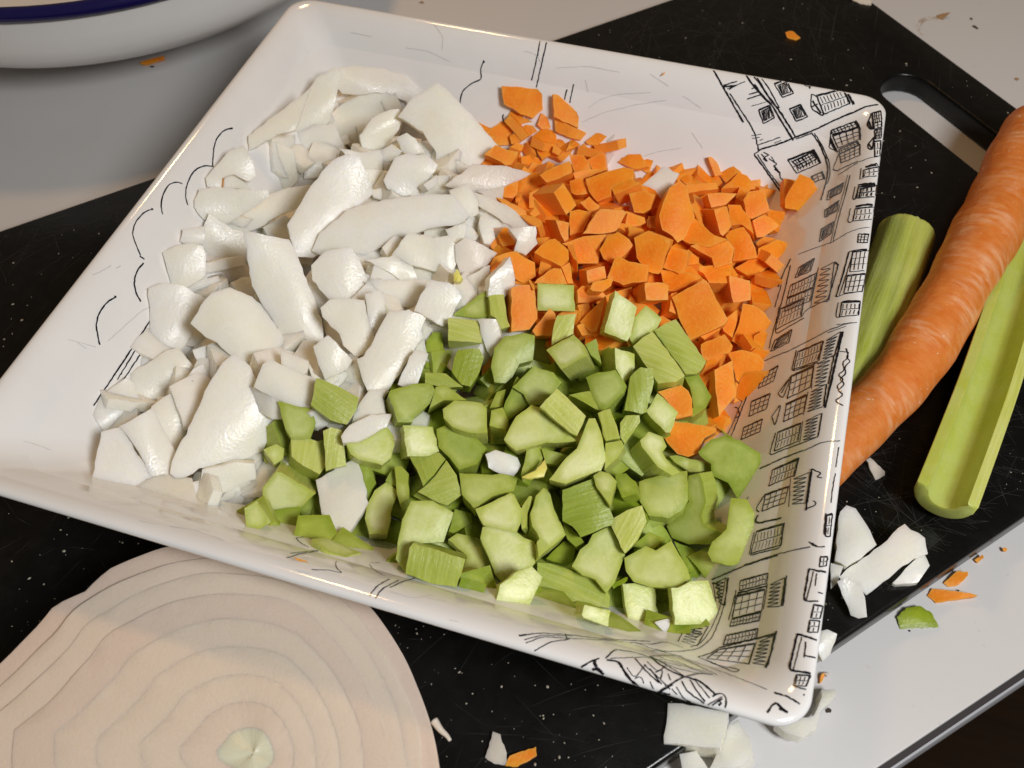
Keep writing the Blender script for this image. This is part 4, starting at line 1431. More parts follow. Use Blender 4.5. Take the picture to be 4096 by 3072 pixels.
CELERY = '''
@A1
2.2;0,140;8;skin tone=0.1;pale ribbed celery block at the corner of onion, carrot and celery;250,335 590,365 632,610 255,580
1.6;;8;skin tone=0.8;deep green celery piece under the pale ribbed block;320,790 360,710 600,700 650,790 600,960 500,1120 400,1100 290,950
0.8;;7;tone=0.55;yellow-green celery slice with brown flecks beside the frosted onion cube;320,330 690,50 720,340 590,365
1.4;;7;skin tone=0.3;celery strip with a ragged foot next to the tall carrot block;690,120 860,100 900,400 930,460 830,490 770,370 710,330
1.8;;9;tone=0.6 sag=1;curved celery heel with a pale top in the central gap;870,550 1100,520 1210,550 1190,820 1040,860 960,1010 880,1080 760,1070 720,900 760,680
1.7;0,30;4;skin tone=0.55;thin bright green celery slice beside the clean-cut onion slab;0,940 230,950 420,1100 180,1100 0,1060
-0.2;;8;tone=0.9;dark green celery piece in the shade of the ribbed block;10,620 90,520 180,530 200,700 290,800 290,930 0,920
3;0,40;8;skin tone=0.05;white celery slice with a ribbed end between the carrots;1460,310 1670,295 1650,400 1640,510 1400,640 1430,400
3.2;110,150;9;tone=0.15;celery chunk with a flat pale top and bright green side;1340,690 1640,520 1760,640 1790,760 1500,900
2;;7;tone=0.5;small celery shard behind the flat pale chunk;1770,640 1890,580 1950,860 1830,760
2.3;10,30;8;tone=0.5;yellow-green celery square above the slanting bar;965,1100 1210,860 1270,900 1420,940 1510,1050 1460,1120 1280,1290 1160,1310 1090,1180
4;-30,50;7;skin tone=0.05;pale ribbed celery bar lying slantwise over the crescent;1270,1320 1460,1115 1780,1420 1740,1520 1680,1640 1600,1600
2.2;;8;tone=0.2;pale celery slab with a dotted edge in the central heap;200,1380 330,1280 630,1310 690,1370 700,1640 500,1640 310,1580 210,1480
1;;8;tone=0.8;dark celery piece behind the yellow-green square;870,1340 1020,1000 1110,1100 1150,1310 1010,1420 900,1500
0.2;;7;tone=0.6;brownish-green celery bit down in the central gap;720,1360 800,1180 900,1150 860,1340
1;;7;tone=0.4;small celery cube beside the dotted pale slab;740,1390 870,1360 930,1500 900,1600 720,1560
@K3
2.4;0,25;7;tone=0.02 sag=0.3;khaki celery rectangle with green edges lying on the carrots;830,1060 1230,1080 1245,1370 830,1360
3.6;-75,35;9;tone=0.0 sag=0.2;tall celery block with a pale pointed top in front of the carrots;1690,1140 1930,1325 1860,1640 1820,1700 1570,1600
@K4
2.6;-20,60;8;tone=0.05;celery cube with a pale slanting top next to the tall pointed block;250,880 370,750 545,900 500,990 230,1180 190,1120
3.4;;7;skin tone=0.12 sag=1.2 fa=150;striped celery slice, near half of a matched pair;220,1230 440,1062 765,1500 800,1560 700,1640 500,1640 370,1450
3.2;;8;skin tone=0.3 sag=1.2 fa=150;smooth celery slice, far half of a matched pair;452,1055 690,925 1030,1400 990,1480 930,1540 800,1540
@A7
2.4;;8;tone=0.75;dark green celery end behind the bright carrot cube;1340,600 1500,580 1640,820 1570,950 1430,1050 1280,1050 1440,940 1400,720
2.6;-165,20;9;tone=0.0;celery block with a white face and green flank in the upper celery;580,250 800,320 800,470 690,640 590,480
2.2;;8;tone=0.6 sag=0.8;rounded green celery chunk with a dark nick;270,600 400,550 600,520 720,690 690,770 520,940 440,980 320,760
1.4;;8;skin tone=0.7;green celery strip running under the dark-nicked chunk;60,800 340,750 440,980 360,960
3.2;;8;skin tone=0.55 sag=1 fa=95;olive celery piece standing upright between pale blocks;740,580 850,480 990,490 1000,650 960,800 920,980 860,1000 670,960 720,700
3.4;-75,85;9;tone=0.0 sag=0.2;celery cube with a white rhombus top beside the bright carrot cube;925,950 1050,755 1280,965 1190,1190 1140,1190
2.4;;7;skin tone=0.35 fa=100;narrow ribbed celery slip beside the long pale crescent;390,1000 530,950 640,1280 480,1310
2.2;;7;tone=0.15;pale celery wedge below the ribbed slip;480,1320 660,1290 690,1360 620,1480 470,1620
1.7;-20,20;7;skin tone=0.35 fa=60;celery strip with a white groove in front of the white rhombus;640,1080 700,1000 850,1000 860,1070 690,1320 640,1240
@Q5
2.3;;7;tone=0.1 sag=1;wide pale celery crescent with a dark speck;1050,1200 1130,1050 1230,970 1290,990 1400,1100 1530,1210 1440,1220 1330,1220 1130,1270
2.6;;8;tone=0.0 sag=0.6;longest pale celery crescent with beaded veins;1540,1210 1600,1060 1640,1060 1690,1200 1710,1330 1680,1400 1640,1410 1450,1490 1340,1460 1450,1320 1520,1260
@A4
2.8;-200,160;10;tone=0.1;C-shaped celery chunk with a pale hollow top beside the carrot chunk;860,170 950,75 1110,130 1155,235 1105,300 1150,380 1300,520 1220,560 1060,470 950,330 880,240
1.4;0,60;8;tone=0.75 sag=0.5;big dark green hooked celery chunk against the printed wall;1500,300 1640,160 1790,120 1960,170 2190,310 2200,470 2080,700 1940,820 1830,640 1650,560 1640,430 1520,340
1;;7;tone=0.3;ragged pale celery strip between the two hooked chunks;1170,360 1250,350 1640,450 1640,520 1400,540 1230,430
2.9;255,-80;10;tone=0.6;thick celery elbow with a bright ribbed side;1400,560 1520,530 1560,640 1590,850 1540,1000 1560,1090 1780,1200 1640,1320 1400,1320 1210,1250 1150,1120 1330,970 1400,850 1380,700
1.7;;9;tone=0.5 sag=1.2;domed celery piece with pale veins beneath the C-shaped chunk;850,650 1100,580 1390,540 1400,850 1330,970 1180,1060 960,1040 860,880
1;;9;tone=0.5 sag=0.8;smooth celery chunk between the thick elbow and the printed wall;1850,830 2030,850 2110,1000 2080,1320 2000,1520 1870,1590 1640,1540 1590,1440 1640,1320 1800,1180
2.4;0,30;8;skin tone=0.7 sag=1 fa=15;broad fibrous green celery slab in the lower heap;0,720 340,590 400,750 520,920 570,1040 540,1110 200,1240 110,1120 0,1060
2.8;;6;tone=0.25;lens-shaped pale end on the broad fibrous slab;340,580 420,530 520,560 600,640 560,780 530,920 480,850 370,700
0.9;;8;tone=0.8;dark celery bit beside the lens-shaped end;600,580 720,560 830,660 840,780 680,840 620,700
2.3;0,40;8;skin tone=0.08 fa=60;celery piece with a torn silvery rib;560,1030 720,940 880,890 930,1070 830,1270 690,1420 620,1280 540,1120
1;;7;skin tone=0.8;green celery side showing under the fibrous slab;10,1080 200,1250 250,1320 160,1370 60,1280
@A6
2.3;-30,70;9;tone=0.3;bright celery block with a torn corner below the fibrous slab;380,730 470,550 560,480 610,380 800,290 970,610 860,900 760,1030 640,880 500,830
2.2;0,50;9;tone=0.3 sag=0.5;stubby C-shaped celery piece with a row of vein dots;960,640 1200,510 1310,560 1480,450 1660,760 1690,870 1560,970 1260,960 1060,900 980,790
1.4;-135,30;9;tone=0.0 sag=0.2;pale square celery cube at the front of the dish floor;940,930 1080,920 1180,950 1300,980 1350,1350 1010,1400
1.4;-150,-15;9;tone=0.05 sag=0.3;pale celery cube nearest the printed floor corner;1480,970 1560,970 1690,900 1890,890 2000,1250 1990,1370 1520,1380
2;-95,-10;6;tone=0.0;smallest celery brick on the front wall of the dish;520,1160 810,1220 780,1400 510,1300 490,1270
0.9;0,70;9;skin tone=0.35 sag=1.5 fa=-25;long smooth celery length lying along the front wall;0,690 150,700 400,790 640,890 800,1060 790,1200 520,1150 430,1170 400,1230 0,1080
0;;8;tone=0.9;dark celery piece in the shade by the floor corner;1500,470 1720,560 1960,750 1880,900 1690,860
0;;7;tone=0.6;brown-tinged celery bit behind the stubby C-shape;1060,540 1240,370 1420,440 1300,560
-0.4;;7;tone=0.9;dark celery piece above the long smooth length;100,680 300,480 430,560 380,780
@A5
2.4;-110,-5;8;tone=0.0 sag=0.3;cream celery chunk catching the light at the front wall;1380,800 1560,660 1740,600 1850,710 1710,1030 1340,970
3.2;-30,40;8;tone=0.12 sag=0.5;rounded yellowish celery chunk resting on the cream one;1165,280 1190,160 1430,140 1560,210 1650,280 1770,320 1770,560 1740,600 1400,755 1330,680 1260,500
2.6;40,-60;8;skin tone=0.5 sag=1 fa=80;bright green celery box touching the front wall;380,390 420,340 700,420 1000,520 900,830 680,800 335,680
1.4;;8;tone=0.4;celery piece with a scribbled dark nick beside the green box;800,330 900,260 1170,320 1250,440 1320,650 1080,770 960,710 1010,520
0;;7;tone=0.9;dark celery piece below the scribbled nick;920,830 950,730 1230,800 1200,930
@A3
3;0,60;7;tone=0.05 sag=0.3;pale celery square behind the rounded yellowish chunk;1110,930 1300,850 1500,750 1540,770 1620,930 1610,1090 1560,1190 1200,1110
2.5;;7;tone=0.2 sag=0.6;bent celery piece with a sharp lower point;1760,810 1850,720 1920,790 1960,960 2100,1240 1790,1500 1770,1330 1800,1290 1720,1150 1700,1000
1.9;;6;skin tone=0.3;yellow celery slip beside the bent piece;1620,960 1720,810 1750,810 1700,1000 1690,1150 1640,1180
2.2;-10,40;9;tone=0.2 sag=0.5;tall yellow-green celery piece leaning on the green box;400,840 640,840 865,970 760,1290 430,1310 330,1640 230,1480 300,1050
0.2;;8;tone=0.8;blue-green celery end behind the tall yellow-green piece;870,950 1050,1000 1070,1100 850,1220 800,1200
2.5;-85,50;9;tone=0.0 sag=0.2;white celery cube with one green edge in the left celery;310,5 640,20 710,290 600,340 360,345
1;;8;tone=0.7;olive celery wedge below the dotted pale slab;680,80 830,10 1150,200 1240,290 1130,470 930,530 830,400 700,280
2.4;;7;skin tone=0.6;glossy green celery facet under the white cube;380,360 720,330 790,400 660,580 540,700 470,520
2.5;30,20;7;skin tone=0.4 fa=20;yellow-green celery piece with a pale cut edge below the white cube;670,560 790,390 900,550 960,770 800,890 640,830 470,740 540,690
1.6;;7;tone=0.5;russet-tinged celery slip below the white cube;220,480 300,480 380,560 380,830 280,900 250,800
1.6;;8;tone=0.5 sag=0.6;celery log with a blue-green cut end in the lower heap;930,560 1300,580 1480,550 1580,620 1540,760 1300,820 1100,960 960,800
0.9;;6;tone=0.3;yellowish celery bit under the wide crescent;1690,250 1840,250 1860,400 1660,560 1620,580
0.9;;6;tone=0.35;celery sliver below the wide crescent;1850,270 2140,350 2020,450 1900,440
@A2
2;;7;tone=0.1 sag=0.5;pale celery piece beside the kite-shaped onion flake;1160,1300 1240,1160 1370,1070 1500,1170 1440,1330 1380,1640 1180,1650 1130,1470
1.8;0,70;7;tone=0.5;olive-green celery piece under the creamy onion oblong;165,150 440,220 530,200 590,390 530,560 330,580 250,450
1.8;;7;skin tone=0.1 fa=85;yellow ribbed celery piece behind the striped front block;300,600 440,560 600,620 660,600 690,900 620,990 450,900 310,790
2.5;0,40;7;skin tone=0.15 fa=85;upright yellow celery brick beside the thin onion sliver;670,480 760,440 880,470 930,860 700,920 690,700
2;;8;tone=0.1 sag=0.5;pale celery wedge under the thin onion sliver;915,640 1080,610 1370,450 1460,600 1420,800 1320,880 1050,820 960,760
3;55,-140;9;tone=0.15;front celery block with a bright green striped edge;0,1110 150,930 210,940 590,1170 400,1350 240,1470 0,1310
1.6;;7;tone=0.05;small pale celery cube left of the yellow ribbed piece;10,700 150,640 240,690 230,800 130,870
0.4;;8;tone=0.8;dark green celery chunk behind the kite-shaped onion flake;400,1350 590,1170 700,1360 780,1620 600,1650 440,1530
0.4;;8;tone=0.7;green celery curve to the side of the kite-shaped flake;1040,840 1180,880 1260,1080 1170,1280 1120,1100
0.4;;7;tone=0.6;small green celery bit above the pale piece by the flake;1350,1050 1420,930 1540,900 1520,1130 1400,1100
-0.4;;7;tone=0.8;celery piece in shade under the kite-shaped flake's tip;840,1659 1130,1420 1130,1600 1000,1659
@O6
2.4;-20,60;8;skin tone=0.5 sag=0.6;bright green celery block beside the crumpled onion tail;180,1140 420,1230 650,1350 620,1500 520,1655 330,1600 120,1430
1.9;;8;tone=0.6 sag=0.6;broad green celery piece below the thin bright slice;980,1300 1240,1230 1440,1230 1480,1310 1420,1450 1250,1600 1230,1659 1060,1659 960,1350
1.2;;7;tone=0.5;green celery wedge running into the central gap;1490,1260 1600,1240 1840,1410 1580,1410 1420,1500 1450,1400
@D
0.6;0,10;7;tone=0.35;little celery tooth beside the onion stump at the front wall;528,1098 555,1082 585,1128 560,1144 532,1140
0.3;;2;tone=0.3;thin celery leaf-shaped slice stuck to the front wall;672,1170 700,1168 780,1200 745,1210 700,1195
'''
build_pieces('onion', ONION)
build_pieces('carrot', CARROT)
build_pieces('celery', CELERY)
# ------------------------------------------------------------------ small odd bits in the dish
def bit(name, crop, pts, surf, lift, thick, mat, label, cat, group=None, sag=0.0, step=0.0008):
    P = src(crop, parse(pts))
    P0, loop, U, V, N, T, tp = piece('x', lift, P, None, thick / 1000, surf, {'vw': 0.45, 'rt': 0.5, 'taper': 0.05})
    o = solid(name, loop, P0, U, V, N, T, mat, sag=sag / 1000, jit=0.00008, taper=0.06, bev=0.00025, step=step)
    tag(o, label, cat, group)
    return o

bit('onion_shoot', 'O5', '1560,1240 1600,1180 1660,1270 1630,1320 1560,1310', heap, 3.2, 3, M_SHOOT, 'yellow onion shoot showing between pale onion pieces', 'onion shoot', sag=1)
bit('onion_skin_scrap', 'O3', '510,765 548,850 530,970 482,975 495,850', heap, 1.1, 0.8, M_HUSK, 'brown scrap of onion skin stuck on a piece by the cloud arcs', 'onion skin')
bit('celery_leaf', 'A3', '1620,580 1780,510 1880,380 1905,480 1870,560 1690,600', heap, 2.6, 0.9, M_SHOOT, 'torn yellow celery leaf among the green celery', 'leaf', sag=0.8)
bit('carrot_shaving', 'K3', '730,1025 752,1022 800,1120 780,1130', heap, 3.4, 0.8, M_CARROT, 'hair-thin carrot shaving curling up from the tall carrot block', 'carrot shaving')
bit('celery_string', 'A6', '815,930 960,860 1000,850 990,890 840,980', heap, 2.2, 0.7, M_CELCUT, 'loose pale celery string above the pale square cube', 'celery string')
bit('celery_string', 'A7', '1748,1150 1760,1150 1830,1215 1900,1255 1880,1262 1800,1220', heap, 2.9, 0.5, M_CELCUT, 'fine celery string sticking up by the printed wall', 'celery string')
bit('celery_string', 'A2', '40,1360 70,1360 200,1480 180,1560 150,1570 140,1490', heap, 1.0, 0.8, M_CELCUT, 'hooked celery string hanging over the front wall', 'celery string')
bit('carrot_crumb', 'Q7', '1900,290 1990,320 2000,330 1940,318', heap, 0.3, 0.4, M_CARROT, 'tiny carrot crumb stuck on the front rim under the celery leaf slice', 'carrot crumb')
bit('carrot_crumb', 'R3', '690,910 760,900 810,840 820,860 770,920 700,935', heap, 0.0, 0.4, M_CARROT, 'orange carrot crumb stuck on a printed window near the front corner', 'carrot crumb')
bit('carrot_crumb', 'Q2', '2078,488 2088,470 2096,462 2092,480', heap, 0.0, 0.3, M_CARROT, 'lone carrot speck on the bare far wall of the dish', 'carrot crumb')

# pieces half buried under the visible ones
frng = random.Random(3)
def chunk(kind, P0, a, b, t):
    n = 4 if frng.random() < 0.6 else 5
    if kind == 'onion':
        n = 6
    loop = []
    for k in range(n):
        th = 2 * math.pi * (k + 0.5) / n + frng.uniform(-.2, .2)
        r = frng.uniform(0.85, 1.15)
        loop.append((a * r * math.cos(th) * 1.25, b * r * math.sin(th) * 1.25))
    N = Vector((frng.gauss(0, .45), frng.gauss(0, .45), 1)).normalized()
    U = Vector((1, frng.uniform(-1, 1), 0)); U = (U - N * U.dot(N)).normalized()
    V = N.cross(U)
    return loop, U, V, N, t
BURIED = {'onion': ('pale onion piece half buried under the top layer of onion', M_ONION),
          'carrot': ('shaded carrot piece half buried under the top layer of carrot', M_CARROT),
          'celery': ('shaded green celery piece half buried under the top layer of celery', None)}
def nearest_kind(x, y):
    best = sorted(((p.x - x) ** 2 + (p.y - y) ** 2, k, lab) for k, p, lab in PLACED)
    near = [k for d, k, l in best[:5]]
    kind = max(set(near), key=lambda k: (near.count(k), k))
    lab = next(l for d, k, l in best if len(l.split()) <= 10)
    return kind, math.sqrt(best[0][0]), lab
GX = 0.0088
gx = -0.085
while gx < 0.085:
    gy = -0.085
    while gy < 0.085:
        x, y = gx + frng.uniform(-.0022, .0022), gy + frng.uniform(-.0022, .0022)
        gy += GX
        kind, dist, over = nearest_kind(x, y)
        if dist > 0.0075:
            continue
        a, b, t = {'onion': (0.0078, 0.0064, 0.006), 'carrot': (0.0052, 0.0047, 0.008), 'celery': (0.0058, 0.0050, 0.0085)}[kind]
        q = Vector((x, y, heap(x, y) - (frng.uniform(0.0008, 0.0028) if kind == 'onion' else frng.uniform(0.0026, 0.0056))))
        fz = dish_z(x, y)
        if q.z - t * 0.55 < fz:
            t = max(0.0030, (q.z - fz) / 0.8)
            q.z = max(q.z, fz + 0.0032)
        loop, U, V, N, t = chunk(kind, q, a, b, t)
        mt = BURIED[kind][1]
        lab = 'half buried %s piece beneath the %s' % (kind, over)
        mats = mt if mt else [M_CELCUT, M_CELSKIN]
        o = solid(NAMES[kind], loop, q, U, V, N, t, mats, sag=0.001 if kind == 'onion' else 0.0002, taper=0.05, bev=0.0005, step=0.0026,
                  cap_mat=0, side_mat=0 if mt else 1)
        o.color = (frng.uniform(0.5, 0.95) if kind == 'celery' else 0.05, 0, 0, 1)
        tag(o, lab, {'onion': 'onion piece', 'carrot': 'carrot piece', 'celery': 'celery piece'}[kind], 'half buried ' + kind + ' pieces in the dish')
    gx += GX

# ------------------------------------------------------------------ tubes: the whole carrot and the celery sticks
def frame(pts, i):
    a = pts[max(0, i - 1)]; b = pts[min(len(pts) - 1, i + 1)]
    t = (b - a).normalized()
    s = t.cross(Vector((0, 0, 1))).normalized()
    return t, s, s.cross(t)

def resample(pts, n):
    L = [0.0]
    for a, b in zip(pts, pts[1:]):
        L.append(L[-1] + (b - a).length)
    def cat(p0, p1, p2, p3, t):
        return 0.5 * ((2 * p1) + (p2 - p0) * t + (2 * p0 - 5 * p1 + 4 * p2 - p3) * t * t + (3 * p1 - p0 - 3 * p2 + p3) * t ** 3)
    out = []
    for k in range(n):
        s = L[-1] * k / (n - 1)
        j = max(i for i in range(len(pts) - 1) if L[i] <= s + 1e-12)
        t = (s - L[j]) / (L[j + 1] - L[j])
        p = [pts[max(0, min(len(pts) - 1, j + d))] for d in (-1, 0, 1, 2)]
        out.append(cat(*p, t))
    return out

def whole_carrot():
    dpx = [(1757, 1012), (1836, 930), (1935, 830), (2013, 715), (2085, 590), (2150, 468), (2200, 365), (2262, 262)]
    zs = [0.0085, 0.0088, 0.0093, 0.0100, 0.0112, 0.0118, 0.0122, 0.0122]
    pts = [at(x / .54004, y / .54004, ZB + z + 0.0006) for (x, y), z in zip(dpx, zs)]
    n = 90
    C = resample(pts, n)
    R = []
    for k in range(n):
        t = k / (n - 1)
        r = 0.0080 + 0.0040 * t
        r *= 1 + 0.03 * math.sin(t * 23) + 0.02 * math.sin(t * 61 + 1)
        if t > 0.93:
            r *= math.sqrt(max(0.0, 1 - ((t - 0.93) / 0.07) ** 2)) * 0.97 + 0.03
        R.append(r)
    bm = bmesh.new()
    uvl = bm.loops.layers.uv.new('UVMap')
    m = 48
    rings = []
    crng = random.Random(2)
    for k in range(n):
        t, s, u = frame(C, k)
        ring = []
        for j in range(m):
            a = 2 * math.pi * j / m
            rr = R[k] * (1 + 0.020 * math.sin(3 * a + k * 0.07) + crng.gauss(0, 0.004))
            ring.append(bm.verts.new(C[k] + (s * math.cos(a) + u * math.sin(a)) * rr))
        rings.append(ring)
    for k in range(n - 1):
        for j in range(m):
            f = bm.faces.new((rings[k][j], rings[k][(j + 1) % m], rings[k + 1][(j + 1) % m], rings[k + 1][j]))
            for lo, uv in zip(f.loops, ((k / n, j / m), (k / n, (j + 1) / m), ((k + 1) / n, (j + 1) / m), ((k + 1) / n, j / m))):
                lo[uvl].uv = uv
    bm.faces.new(rings[0]); bm.faces.new(rings[-1])
    o = from_bm('peeled_carrot', bm, M_CARROTSKIN, None, 180)
    tag(o, 'whole peeled carrot lying on the board beside the dish', 'carrot')
whole_carrot()

def celery_stick(name, dpx, zoff, section, label, tone, n=40, skin_mask=None):
    """section(t) -> list of (side, up, is_skin) points of the closed cross-section"""
    pts = [at(x / .54004, y / .54004, ZB + zoff) for x, y in dpx]
    C = resample(pts, n)
    bm = bmesh.new()
    uvl = bm.loops.layers.uv.new('UVMap')
    rings, flags = [], None
    for k in range(n):
        t, s, u = frame(C, k)
        sec = section(k / (n - 1))
        flags = [q[2] for q in sec]
        rings.append([bm.verts.new(C[k] + s * q[0] + u * q[1]) for q in sec])
    m = len(rings[0])
    per = [0.0]
    for j in range(m):
        per.append(per[-1] + (rings[0][j].co - rings[0][(j + 1) % m].co).length)
    for k in range(n - 1):
        for j in range(m):
            f = bm.faces.new((rings[k][j], rings[k][(j + 1) % m], rings[k + 1][(j + 1) % m], rings[k + 1][j]))
            f.material_index = 1 if flags[j] else 0
            y0, y1 = 0.1 * k / n, 0.1 * (k + 1) / n
            for lo, uv in zip(f.loops, ((per[j], y0), (per[j + 1], y0), (per[j + 1], y1), (per[j], y1))):
                lo[uvl].uv = uv
    bm.faces.new(rings[0]).material_index = 0
    bm.faces.new(rings[-1]).material_index = 0
    caps = [e for e in bm.edges if len(e.link_faces) == 2 and any(len(f.verts) > 6 for f in e.link_faces)]
    bmesh.ops.bevel(bm, geom=caps, offset=0.0006, segments=2, affect='EDGES', profile=0.5, clamp_overlap=True)
    o = from_bm(name, bm, [M_CELCUT, M_CELSKIN], None, 50)
    o.color = (tone, 0, 0, 1)
    tag(o, label, 'celery', 'celery sticks on the board')

def sec_channel(t):
    """a U-shaped rib, hollow side up"""
    W, H, th = 0.0080, 0.0100, 0.0028
    out = []
    for k in range(17):                      # outside, from one lip down round to the other
        a = math.pi * k / 16
        out.append((-W * math.cos(a), H * 0.62 - H * 1.05 * math.sin(a) ** 0.8 + 0.0022, True))
    for k in range(13):                      # inside
        a = math.pi * k / 12
        out.append(((W - th) * math.cos(a), H * 0.62 - (H - th) * 0.95 * math.sin(a) ** 0.9 + 0.0026, False))
    return out
def sec_dome(t):
    """a rib with its ridged back up"""
    W, H = 0.0095, 0.0105
    out = []
    for k in range(33):
        a = math.pi * k / 32
        r = 1 + 0.014 * math.cos(a * 11) - 0.05 * math.exp(-((a - 1.45) / 0.10) ** 2)
        out.append((-W * r * math.cos(a), H * r * math.sin(a) ** 0.85 - 0.0052, True))
    out.append((0.004, -0.0050, False)); out.append((-0.004, -0.0050, False))
    return out
celery_stick('celery_stick', [(2022, 1104), (2068, 985), (2118, 850), (2160, 720), (2200, 590), (2235, 470)], 0.0052, sec_channel,
             'celery stick lying hollow side up beside the whole carrot', 0.05)
celery_stick('celery_stick', [(1965, 490), (1930, 590), (1890, 700), (1845, 820), (1805, 930)], 0.0056, sec_dome,
             'celery stick lying ridged side up between the dish and the whole carrot', 0.35)

# ------------------------------------------------------------------ the half onion, cut face up
def half_onion():
    outline = [(-160, 1560), (-60, 1480), (0, 1425), (45, 1380), (80, 1345), (118, 1295), (165, 1262), (235, 1222), (312, 1192), (400, 1172), (500, 1168), (600, 1180),
               (690, 1213), (745, 1258), (800, 1312), (852, 1385), (893, 1462), (925, 1535), (942, 1610), (950, 1690), (940, 1780), (890, 1880), (790, 1960), (620, 2010), (430, 2010), (230, 1960),
               (40, 1880), (-100, 1790), (-170, 1680)]
    zf = -0.0185
    O = [at(x / .54004, y / .54004, zf) for x, y in outline]
    core = at(548 / .54004, 1628 / .54004, zf)
    root = empty('half_onion', (core.x, core.y, ZB))
    n = 120
    closed = O + [O[0]]
    O = resample(closed, n + 1)[:-1]
    org = random.Random(8)
    ph = [org.uniform(0, 6.28) for _ in range(12)]
    fr = [1.0, 0.915, 0.83, 0.725, 0.60, 0.47, 0.34, 0.22, 0.11]
    def pt(k, f, z, idx, amp):
        a = 2 * math.pi * k / n
        wob = 1 + amp * (math.sin(5 * a + ph[idx]) * 0.5 + math.sin(9 * a + 2 * ph[idx]) * 0.3 + math.sin(17 * a + ph[idx] * 3) * 0.22)
        q = core + (O[k] - core) * (f * wob)
        return Vector((q.x, q.y, z))
    def put(name, bm, mat, smooth=50):
        bmesh.ops.translate(bm, verts=bm.verts, vec=-Vector(root.location))
        o = from_bm(name, bm, mat, root, smooth)
        return o
    for i in range(len(fr)):
        outer, inner = fr[i], (fr[i + 1] if i + 1 < len(fr) else 0.0)
        # each leaf stands a touch prouder than the one outside it
        zt = zf + 0.00005 * min(i, 3) - (0.0010 if i == 0 else 0.0) - (0.0005 if i == 1 else 0) - (0.0003 if i == 2 else 0)
        bm = bmesh.new()
        amp_o, amp_i = (0.010, 0.010) if i < 4 else (0.005, 0.005)
        R = []
        prof = [(inner - 0.004 if inner else 0.012, 0.0001 if not inner else -0.0020, i + 1, amp_i), (inner - 0.002 if inner else 0.02, 0.0001 if not inner else -0.00002, i + 1, amp_i), (inner + (outer - inner) * 0.10 if inner else 0.03, 0.0, i + 1, amp_i),
                (inner + (outer - inner) * 0.5, 0.00006, i, 0.0), (outer - 0.006, 0.0, i, amp_o), (outer - 0.002, -0.00003, i, amp_o), (outer, -0.00010 if i < 3 else -0.00002, i, amp_o), (outer, -0.0045, i, amp_o)]
        for f, dz, idx, amp in prof:
            ring = []
            for k in range(n):
                notch = 0.0
                if i == 0:
                    d = (k - NOTCH) % n
                    d = min(d, n - d)
                    if d <= 2 and f > 0.95:
                        notch = 0.030 * (1 - d / 3)
                v = pt(k, f - notch, zt + dz + 0.00025 * math.sin(3 * 2 * math.pi * k / n + ph[min(i, 2)]) + org.gauss(0, 0.00003), idx, amp)
                ring.append(bm.verts.new(v))
            R.append(ring)
        for a, b in zip(R, R[1:]):
            for k in range(n):
                bm.faces.new((a[k], a[(k + 1) % n], b[(k + 1) % n], b[k]))
        if i == len(fr) - 1:
            tipv = bm.verts.new(Vector((core.x, core.y, zt + 0.0001)))
            for k in range(n):
                bm.faces.new((R[0][k], R[0][(k + 1) % n], tipv))
        put('core' if i == len(fr) - 1 else 'layer', bm, M_CORE if i == len(fr) - 1 else M_ONIONCUT)
    # rounded outside below the cut
    bm = bmesh.new()
    R = []
    for f, z in [(0.985, zf - 0.0044), (0.990, zf - 0.007), (0.97, zf - 0.011), (0.90, zf - 0.016), (0.76, zf - 0.0197), (0.50, ZB + 0.0006), (0.2, ZB + 0.0004)]:
        R.append([bm.verts.new(pt(k, f, z, 0, 0.010)) for k in range(n)])
    for a, b in zip(R, R[1:]):
        for k in range(n):
            bm.faces.new((a[k], a[(k + 1) % n], b[(k + 1) % n], b[k]))
    bm.faces.new(R[-1])
    bm.faces.new(R[0])
    put('outer_skin', bm, M_ONIONCUT, 60)
    # a torn fibre hanging from the rim
    hair = [at(*p, zf - 0.004) for p in src('Q8', [(600, 1350), (640, 1405), (680, 1440), (702, 1472)])]
    C = resample(hair, 12)
    bm = bmesh.new()
    R = []
    for k, c in enumerate(C):
        t, s, u = frame(C, k)
        r = 0.0010 * (1 - 0.6 * k / 11)
        R.append([bm.verts.new(c + (s * math.cos(a) + u * math.sin(a)) * r - Vector((0, 0, 0.0012 * k / 11))) for a in [2 * math.pi * j / 8 for j in range(8)]])
    for a, b in zip(R, R[1:]):
        for k in range(8):
            bm.faces.new((a[k], a[(k + 1) % 8], b[(k + 1) % 8], b[k]))
    bm.faces.new(R[0]); bm.faces.new(R[-1])
    put('torn_fibre', bm, M_ONIONCUT, 180)
    tag(root, 'large halved onion, cut face up, in front of the dish', 'onion')
NOTCH = 16
half_onion()

# ------------------------------------------------------------------ scraps on the board and the counter
zb = flat(ZB + 0.0035)
build_pieces('onion', '''
@Q9
0.5;;7;sag=2;domed onion piece on the board half under the dish's rim;1000,150 1020,0 1060,-40 1120,-20 1190,80 1260,210 1160,300 1060,360 985,320
0.6;;7;sag=1;long onion strip with a folded end on the board by the celery stick;1000,430 1090,350 1280,220 1360,140 1440,75 1570,170 1590,270 1500,300 1370,400 1190,540 1130,470
0.0;;5;sag=1;small onion piece tucked against the folded onion strip;1360,460 1560,260 1600,350 1530,450 1380,470
0.4;;5;sag=0.4;white onion stub pointing off the board towards the celery slice;1000,450 1060,420 1160,470 1195,680 1140,690 1090,670
0.2;;5;;onion bit on the board edge hidden mostly by the dish;900,770 940,760 1000,790 960,920 905,970 870,880
0.0;;5;;onion bit squeezed under the rim below the domed piece;960,330 1040,350 1000,460 960,500
''', zb, 'scraps of onion lying on the board', 'onion_scrap')
zk = flat(ZC + 0.006)
